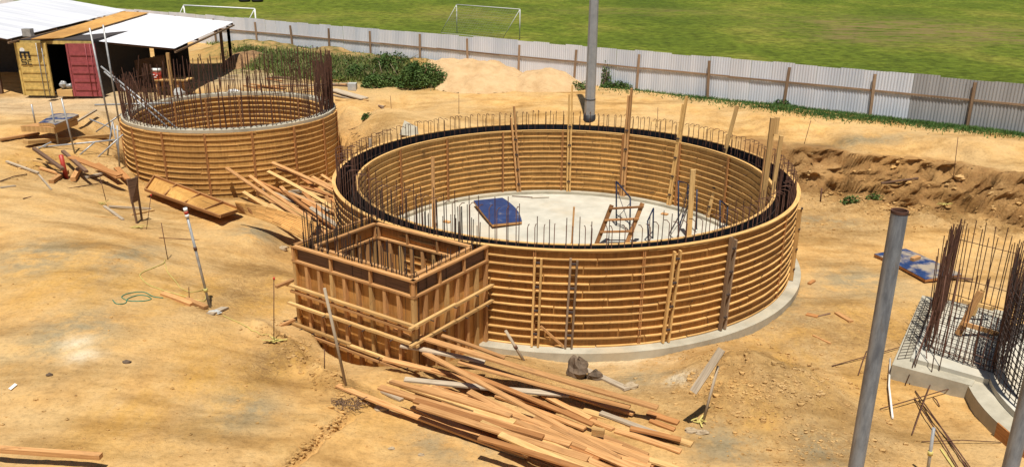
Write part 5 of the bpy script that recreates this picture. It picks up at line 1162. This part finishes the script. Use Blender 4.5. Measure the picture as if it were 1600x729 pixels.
tube_px((104, 279), (95, 242), ground(104, 279).y, ground(104, 279).y, .075, 'fat red tube standing in the broken timber at left', 'red', None)

# ------------------------------------------------------------------ container, sheds
gzc = 2.2
c0 = at(24, 152, gzc); c1_ = at(152, 151, gzc); yF = (c0.y + c1_.y) / 2
cont = thing('shipping_container', 'open yellow container with a maroon door leaf under the tin roof', 'container', (c0.x, yF, gzc))
xa, xb = at(44, 152, gzc).x, at(150, 151, gzc).x; HCn = 2.55; D = 6.0; Z = lambda v: Vector((0, 0, v))
def boxm(x0, x1, y0, y1, z0, z1): m = MB(); m.bar(((x0 + x1) / 2, y0, (z0 + z1) / 2), ((x0 + x1) / 2, y1, (z0 + z1) / 2), x1 - x0, z1 - z0); return m
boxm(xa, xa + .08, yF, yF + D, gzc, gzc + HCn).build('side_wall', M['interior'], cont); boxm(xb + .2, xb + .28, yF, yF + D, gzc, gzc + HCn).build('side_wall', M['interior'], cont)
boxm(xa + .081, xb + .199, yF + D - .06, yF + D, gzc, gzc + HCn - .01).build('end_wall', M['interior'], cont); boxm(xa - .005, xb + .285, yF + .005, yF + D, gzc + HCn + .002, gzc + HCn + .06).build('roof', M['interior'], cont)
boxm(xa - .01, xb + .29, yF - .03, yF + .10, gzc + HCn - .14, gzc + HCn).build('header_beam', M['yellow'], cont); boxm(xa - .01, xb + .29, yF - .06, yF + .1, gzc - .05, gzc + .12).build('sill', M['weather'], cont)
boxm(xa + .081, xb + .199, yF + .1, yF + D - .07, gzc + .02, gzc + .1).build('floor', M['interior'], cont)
def door(px0, px1, pyt, pyb, mat, nm, dy, lean):
    """leaf with pressed ribs"""
    y = yF - dy; x0, x1 = aty(px0, 110, y).x + .1, aty(px1, 110, y).x + .1; z0 = gzc + .12; z1 = gzc + HCn - .06
    leafm = boxm(x0, x1, y - .03, y + .02, z0, z1); d = leafm.build('door', mat, cont); d['label'] = nm
    for s_ in (.14, .30, .46, .62, .80):
        zc = z0 + (z1 - z0) * s_; m = MB(); m.bar((x0 + .14, y - .045, zc), (x1 - .14, y - .045, zc), .03, .10); m.build('pressed_rib', mat, d)
    for xx_ in (x0 + .05, x1 - .05): m = MB(); m.bar((xx_, y - .05, z0), (xx_, y - .05, z1), .08, .04, up=(0, 1, 0)); m.build('edge_post', mat, d)
    for xx_ in (x1 - .42, x1 - .2):
        m = MB(); m.tube([Vector((xx_, y - .08, z0)), Vector((xx_, y - .08, z1))], .018, 6); m.build('lock_rod', M['galv'] if mat is M['yellow'] else mat, d)
    return d, x0, x1, y, z0, z1
d, x0, x1, y, z0, z1 = door(27, 76, 66, 150, M['yellow'], 'yellow door leaf with black mark and dot', .3, 0)
m = MB(); m.tube([Vector((x0 + .32, y - .05, z1 - .32)), Vector((x0 + .32, y - .058, z1 - .32))], .11, 14); m.build('round_sticker', M['white'], d)
# letters of the mark, stroke by stroke
mk = MB()
def stroke(ax, az, bx, bz, w_=.07): mk.bar((x0 + .22 + ax, y - .066, z1 - .98 + az), (x0 + .22 + bx, y - .066, z1 - .98 + bz), w_, .008, up=(0, 1, 0))
def rx(c, x_, z_): pass
for sx in (0, .19, .38): stroke(sx, .30, sx, .55, .085)
stroke(-.04, .56, .42, .56, .09)
stroke(.0, .22, .2, .22, .04); stroke(.0, .22, .0, .13, .04); stroke(.0, .125, .2, .125, .04); stroke(.2, .125, .2, .03, .04); stroke(.0, .03, .2, .03, .04)
stroke(.28, .22, .44, .22, .04); stroke(.28, .22, .28, .03, .04); stroke(.28, .03, .44, .03, .04)
mk.build('door_mark', M['blacksteel'], d)
d2, *_ = door(106, 151, 66, 150, M['oldred'], 'faded maroon door leaf', .4, 0)
p = at(104, 143, gzc + .15); p.x = aty(103, 135, yF - .3).x; t = thing('water_pump', 'small grey machine on a crate in the container doorway', 'pump', (p.x, yF - .3, gzc + .12))
boxm(p.x - .35, p.x + .35, yF - .5, yF - .1, gzc + .12, gzc + .42).build('crate', M['timber2'], t); m = MB(); m.blob((p.x - .1, yF - .3, gzc + .62), .17, (1, 1, 1), 4, .2, 10, 7); m.build('motor_housing', M['galv'], t); m = MB(); m.tube([Vector((p.x + .05, yF - .3, gzc + .55)), Vector((p.x + .3, yF - .32, gzc + .6))], .1, 10); m.build('pump_head', M['galv'], t)
# tin roofs
def tin_roof(c4, label, nm, pitch=.2, amp=.018, posts=(), nsheets=8):
    c4 = [Vector(p) for p in c4]   # near-left, near-right, far-right, far-left
    t = thing(nm, label, 'roof', Vector((c4[1].x, c4[1].y, 2.2)))
    for s in range(nsheets):
        m = MB(); s0, s1 = s / nsheets, (s + 1) / nsheets; k = 14; base = 0; o = random.random() * 30; dz = .006 * (s % 2)
        for i in range(k * 4 + 1):
            u_ = s0 + (s1 - s0) * i / (k * 4); a_ = amp * (0, 1, 1, 0)[i % 4] + dz
            for v_ in (0, 1): p_ = (c4[0].lerp(c4[3], u_) if v_ == 0 else c4[1].lerp(c4[2], u_)); m.v.append(p_ + Vector((0, 0, a_)))
        for i in range(k * 4): q = 2 * i; m.quad((q, q + 1, q + 3, q + 2), [(o + i * .03, 0), (o + i * .03, 6), (o + (i + 1) * .03, 6), (o + (i + 1) * .03, 0)])
        m.build('roof_sheet', M['roof'], t)
    for s in (.02, .35, .68, .98): MB().bar(c4[0].lerp(c4[3], s) - Z(.07), c4[1].lerp(c4[2], s) - Z(.07), .06, .10).build('purlin', M['dark'], t)
    for e in (0, 1): MB().bar(c4[e] - Z(.16), c4[3 - e] - Z(.16), .08, .08).build('roof_beam', M['post'], t)
    return t
nl_, nr_, fr_, fl_ = at(94, 59, 4.78), at(273, 76, 4.45), at(365, 35, 4.75), at(228, 21, 5.15)
rb = tin_roof([nl_, nr_, fr_, fl_], 'white tin roof of the open shed sloping towards the small tank', 'shed_roof')
for (px, py, e) in [(265, 155, 'timber'), (292, 112, 'dark'), (318, 104, 'dark'), (340, 98, 'dark'), (356, 96, 'dark')]:
    p = at(px, py, 2.2); best = None
    edge = [nr_.lerp(fr_, s / 20) for s in range(21)]; ex = min(edge, key=lambda v: abs(v.y - p.y)); px_ = ex.x - .35
    MB().bar(Vector((px_, ex.y, 2.1)), Vector((px_, ex.y, ex.z - .2)), .14, .12).build('roof_post', M[e] if e != 'timber' else M['timber2'], rb)
tin_roof([at(-140, 33, 5.05), at(12, 61.5, 4.90), at(198, 16.5, 5.25), at(70, -6, 5.6)], 'white tin roof at the top left corner over the container', 'shed_roof', nsheets=10)
m = MB(); m.slab([at(48, 61, 4.92), at(99, 59, 4.86), at(232, 20, 5.22), at(192, 18, 5.3)], .04); m.build('plywood_roof_deck', M['ply'], label='tan plywood strip between the two white tin roofs', cat='roof deck')
p = at(44, 53, 5.25); boxm(p.x - .18, p.x + .18, p.y - .15, p.y + .15, p.z - .1, p.z + .22).build('roof_vent_box', M['galv'], label='small grey box on the edge of the top left roof', cat='vent')
# posts and dim hoardings under the left roof
for k, px in enumerate((-40, -8)): p = at(px, 150, 2.2); boxm(p.x - .07, p.x + .07, p.y + .5, p.y + .64, 2.15, 5.0).build('shed_post', M['dark'], label=['dark post under the left roof, partly cut by the picture edge', 'dark post beside the yellow container door'][k], cat='post')
wb0, wb1 = at(-200, 150, 2.2), at(24, 138, 2.2)
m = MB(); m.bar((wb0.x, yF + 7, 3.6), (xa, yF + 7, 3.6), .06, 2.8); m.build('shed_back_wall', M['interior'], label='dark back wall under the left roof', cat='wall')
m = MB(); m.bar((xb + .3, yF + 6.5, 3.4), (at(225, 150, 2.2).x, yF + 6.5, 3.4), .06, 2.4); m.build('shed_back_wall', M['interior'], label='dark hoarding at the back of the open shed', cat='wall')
# rusty shelf rack and workbench in the open shed
t = thing('timber_hoarding', 'reddish plank hoarding in the shade behind the rusty bars', 'hoarding', (at(180, 150, 2.2).x, yF + 1.5, 2.2))
hx0, hx1 = at(178, 150, 2.2).x, at(243, 145, 2.2).x
for k in range(8):
    xx_ = hx0 + (hx1 - hx0) * (k + .5) / 8; boxm(xx_ - (hx1 - hx0) / 17, xx_ + (hx1 - hx0) / 17, yF + 3.0 - k * .02, yF + 3.03 - k * .02, 2.2, 3.5 + k * .04).build('plank', M['dark'], t)  # dark timber chosen so the plank colour carries the roof's shade
bq = at(268, 150, 2.2); t = thing('workbench', 'rough wooden workbench in the open shed carrying a bucket', 'workbench', (bq.x, bq.y - .2, 2.2))
bx0, bx1 = at(243, 150, 2.2).x, at(297, 150, 2.2).x
boxm(bx0, bx1, bq.y - .1, bq.y + .7, 2.90, 2.96).build('bench_top', M['timber2'], t)
for xx_ in (bx0 + .12, bx1 - .5):
    for yy_ in (-.04, .6): boxm(xx_ - .04, xx_ + .04, bq.y + yy_, bq.y + yy_ + .07, 2.15, 2.899).build('leg', M['timber'], t)
bp_ = at(247, 127, 2.96); bp_.y = bq.y + .15; bp_.x = aty(247, 127, bp_.y).x
t = thing('paint_bucket', 'red bucket with a white top band and pale marks standing on the workbench', 'bucket', bp_)
MB().tube([bp_ + Z(0), bp_ + Z(.38)], .17, 16, r1=.20).build('body', M['red'], t); MB().tube([bp_ + Z(.381), bp_ + Z(.50)], .21, 16).build('white_band', M['white'], t)
for dx, dz, w__ in ((-.08, .24, .09), (.06, .20, .07), (-.02, .12, .12)): MB().bar(bp_ + Vector((dx - w__ / 2, -.20, dz)), bp_ + Vector((dx + w__ / 2, -.20, dz)), .012, .035).build('label_mark', M['white'], t)
bg_ = at(281, 152, 2.25); MB().blob(bg_ + Z(.2), .28, (1, .8, .8), 8, .25, 10, 7).build('cement_bag', M['concgrey'], label='pale crumpled bag on the ground below the workbench', cat='bag')
bg_ = at(365, 143, 2.35); MB().blob(bg_, .22, (1.3, .8, .5), 9, .25, 10, 7).build('cement_bag', M['white'], label='small white bag behind the rim of the small tank', cat='bag')
# loose material behind the small tank
for k in range(16):
    px, py = random.uniform(340, 540), random.uniform(118, 140); dx = random.uniform(20, 60)
    lying((px, py), (px + dx, py + random.uniform(-3, 5)), random.uniform(.06, .16), .05, M[random.choice(['dark', 'weather', 'orange', 'timber'])], 'scrap_plank', 'thin scrap board lying on the ground behind the rusty bars of the small tank', 'plank', 'scrap boards behind the small tank', up=random.uniform(0, .1))
for a, b_, wd, mt, lb in [((520, 140), (570, 154), .5, 'weather', 'wide grey sheet lying right of the small tank'), ((519, 148), (600, 166), .10, 'weather', 'grey plank in front of the wide grey sheet'), ((524, 155), (602, 164), .12, 'timber2', 'pale plank lying right of the small tank'), ((545, 150), (575, 157), .10, 'timber2', 'pale short board on the wide grey sheet'), ((592, 165), (612, 180), .10, 'dark', 'dark short plank near the thin pin behind the tanks'), ((505, 132), (554, 135), .14, 'dark', 'dark pipe like beam at the foot of the weeds')]:
    lying(a, b_, wd, .05, M[mt], 'timber_plank', lb, 'plank', up=.02)
p = ground(551, 140); boxm(p.x - .2, p.x + .2, p.y - .2, p.y + .2, p.z - .02, p.z + .32).build('concrete_block', M['concgrey'], label='single grey block on the sand right of the small tank', cat='block')
a, c = ground(624, 197, .35), ground(655, 214, .35)
m = MB(); m.slab([ground(624, 208, .25), ground(655, 212, .3), ground(652, 196, .5), ground(632, 192, .5)], .06); m.build('concrete_slab_piece', M['conc'], label='pale broken slab leaning behind the rim between the tanks', cat='slab')
# tangled bars on the slope between the tanks
m_bars = []
for k in range(34):
    a = ground(random.uniform(540, 600), random.uniform(205, 250), random.uniform(.05, .35)); dx = random.uniform(.6, 2.2); q = a + Vector((dx, random.uniform(-.8, 1.2), random.uniform(-.1, .35)))
    MB().tube([a, a.lerp(q, .5) + Z(random.uniform(0, .1)), q], .011, 5).build('loose_rebar', M['rust'], label='thin rusty bar in the tangle between the two round tanks', cat='rebar', group='tangled bars between the tanks')

# ------------------------------------------------------------------ sand heaps and weeds
def sand_heap(cpx, rx_, ry_, h, label, seed):
    c = ground(*cpx); n = 60; m = MB(); o = seed * 7.3; P = np.linspace(-1, 1, n)
    XX, YY = np.meshgrid(P, P, indexing='ij'); r = np.hypot(XX, YY); wx, wy = c.x + XX * rx_, c.y + YY * ry_
    zz_ = h * (np.clip(1 - r ** 1.6, -.25, 1)) * (1 + .9 * fbm(wx * .6 + o, wy * .6, 3)) + .22 * h * fbm(wx * 2 + o, wy * 2, 5) - .05; gg = gz_arr(wx.ravel(), wy.ravel()).reshape(n, n)
    for i in range(n):
        for j in range(n): m.v.append(Vector((wx[i, j], wy[i, j], max(gg[i, j] - .3, gg[i, j] + zz_[i, j]))))
    for i in range(n - 1):
        for j in range(n - 1):
            if r[i, j] < 1.02: q = i * n + j; m.quad((q, q + n, q + n + 1, q + 1), [(0, 0)] * 4, True)
    m.build('sand_heap', M['sand'] if seed < 3 else M['clay'], origin=c, label=label, cat='sand heap')
sand_heap((752, 128), 3.1, 2.6, 1.35, 'larger heap of tan sand piled against the fence', 1); sand_heap((850, 134), 2.3, 1.8, .85, 'lower heap of tan sand left of the light pole', 2)
sand_heap((385, 98), 1.5, 1.6, .8, 'brown heap of clods behind the open shed', 3)
def blades(L, n, hmin, hmax, wd, name, mat, label, cat, leafy=False, kind='stuff'):
    m = MB(); pts = []
    for (x0, y0, x1, y1, wgt) in L:
        for k in range(int(n * wgt)): s = random.random(); pts.append((x0 + (x1 - x0) * s + random.gauss(0, 6), y0 + (y1 - y0) * s + random.gauss(0, 4)))
    X_, Y_, Z_ = ground_many(pts)
    for i in range(len(X_)):
        if Y_[i] > fence_y(X_[i]) - .08: Y_[i] = fence_y(X_[i]) - random.uniform(.1, .7); Z_[i] = gz(X_[i], Y_[i])
        h = random.uniform(hmin, hmax); a = random.random() * 6.28; p = Vector((X_[i], Y_[i], Z_[i] - .03)); lean = Vector((random.gauss(0, .35), random.gauss(0, .35), 1)).normalized()
        s_ = Vector((math.cos(a), math.sin(a), 0)) * wd * random.uniform(.6, 1.4); b0 = len(m.v)
        if leafy: c_ = p + lean * h * random.random(); m.v += [c_ - s_, c_ + s_, c_ + s_ * .2 + lean * wd * 1.8 + Vector((random.gauss(0, wd), random.gauss(0, wd), 0))]
        else: m.v += [p - s_ / 2, p + s_ / 2, p + lean * h + Vector((random.gauss(0, .08), 0, 0))]
        m.f.append((b0, b0 + 1, b0 + 2)); m.uv.extend([(0, 0)] * 3); m.sm.append(False)
    return m.build(name, mat, origin=(0, 0, 0), label=label, cat=cat, kind=kind)
wz = [(365, 66, 520, 80, .25), (520, 82, 680, 104, .3), (560, 118, 680, 130, .2), (430, 90, 680, 112, .35), (380, 100, 560, 122, .25), (365, 72, 460, 82, .15), (400, 95, 520, 105, .25), (450, 80, 560, 92, .2), (520, 108, 640, 122, .3), (430, 112, 540, 122, .15), (560, 96, 660, 110, .2), (380, 82, 430, 100, .15)]
blades(wz, 15000, .12, .42, .09, 'weeds', M['weed'], 'tangle of green weeds on the mound in front of the fence', 'weeds')
blades(wz, 3500, .08, .42, .06, 'leafy_undergrowth', M['shrub'], 'dark leafy growth among the weeds on the mound', 'undergrowth', leafy=True)
blades(wz, 4500, .2, .5, .05, 'dry_stems', M['weeddry'], 'dry straw coloured stems on the weedy mound', 'dry stems')
blades([(1600, 208, 1440, 192, .25), (1440, 190, 1300, 178, .2), (1300, 178, 1150, 160, .2), (1150, 160, 1060, 148, .1), (1060, 146, 940, 136, .06), (1200, 165, 1240, 168, .06), (1700, 222, 1600, 208, .1), (1250, 175, 1600, 210, .2)], 14000, .05, .22, .05, 'grass_verge', M['verge'], 'strip of dark green grass along the foot of the fence', 'grass')
def shrub(px, py, r, hgt, n, label, mat='shrub'):
    c = ground(px, py); t = thing('bush', label, 'bush', c, None); m = MB(); 
    for i in range(n):
        a = random.random() * 6.28; e = math.acos(random.uniform(-.05, 1)); q = random.uniform(.55, 1) ** .6 * (1 + .25 * math.sin(3 * a + px)); v = c + Vector((r[0] * q * math.sin(e) * math.cos(a), r[1] * q * math.sin(e) * math.sin(a), hgt * q * math.cos(e))); s1 = Vector((random.gauss(0, 1), random.gauss(0, 1), random.gauss(0, .7))).normalized() * .055; s2 = Vector((random.gauss(0, 1), random.gauss(0, 1), random.gauss(0, .7))).normalized() * .055
        b0 = len(m.v); m.v += [v - s1, v + s1, v + s2 * 1.6]; m.f.append((b0, b0 + 1, b0 + 2)); m.uv.extend([(0, 0)] * 3); m.sm.append(False)
    m.build('leaves', M[mat], t); s = MB()
    for k in range(7): a = random.random() * 6.28; s.tube([c, c + Vector((r[0] * .7 * math.cos(a), r[1] * .7 * math.sin(a), hgt * .8))], .02, 5, r1=.006)
    s.build('stems', M['dark'], t)
shrub(655, 131, (1.25, .9), .95, 7000, 'big dark green bush at the right end of the weedy mound'); shrub(592, 133, (1.0, .6), .5, 2600, 'low bush left of the big dark one on the mound'); shrub(560, 118, (.8, .6), .5, 1500, 'middle bush on the weedy mound'); shrub(610, 104, (.9, .6), .6, 1500, 'bush at the back of the mound near the fence')
shrub(778, 132, (.35, .3), .4, 260, 'small bush at the foot of the larger sand heap'); shrub(843, 137, (.3, .25), .3, 200, 'small bush at the foot of the lower sand heap'); shrub(965, 138, (.8, .3), .3, 900, 'low bush right of the light pole'); shrub(945, 136, (.25, .25), 1.1, 260, 'thin upright plant beside the light pole'); shrub(905, 140, (.5, .3), .35, 400, 'low bush just left of the light pole'); shrub(573, 185, (.25, .2), .22, 220, 'single tuft of dark weed on the sand between the tanks'); shrub(1335, 266, (.35, .15), .25, 160, 'dark tuft hanging on the face of the right bank'); shrub(1374, 272, (.3, .15), .2, 120, 'second smaller tuft on the face of the right bank'); shrub(1225, 166, (.5, .25), .3, 400, 'bush at the fence post above the right end of the tank')
for k, (a, b_) in enumerate([((600, 131), (592, 96)), ((581, 128), (585, 108)), ((640, 108), (655, 84)), ((628, 122), (610, 100))]):
    p = ground(*a); q = aty(*b_, p.y - .4); MB().tube([p, q], .02, 5, r1=.008).build('dead_branch', M['weather'], origin=p, label=['pale bare branch sticking up between the mound bushes', 'shorter bare branch left of the pale one', 'dead branch leaning on the fence by the big bush', 'thin dead branch in the middle of the mound'][k], cat='branch')
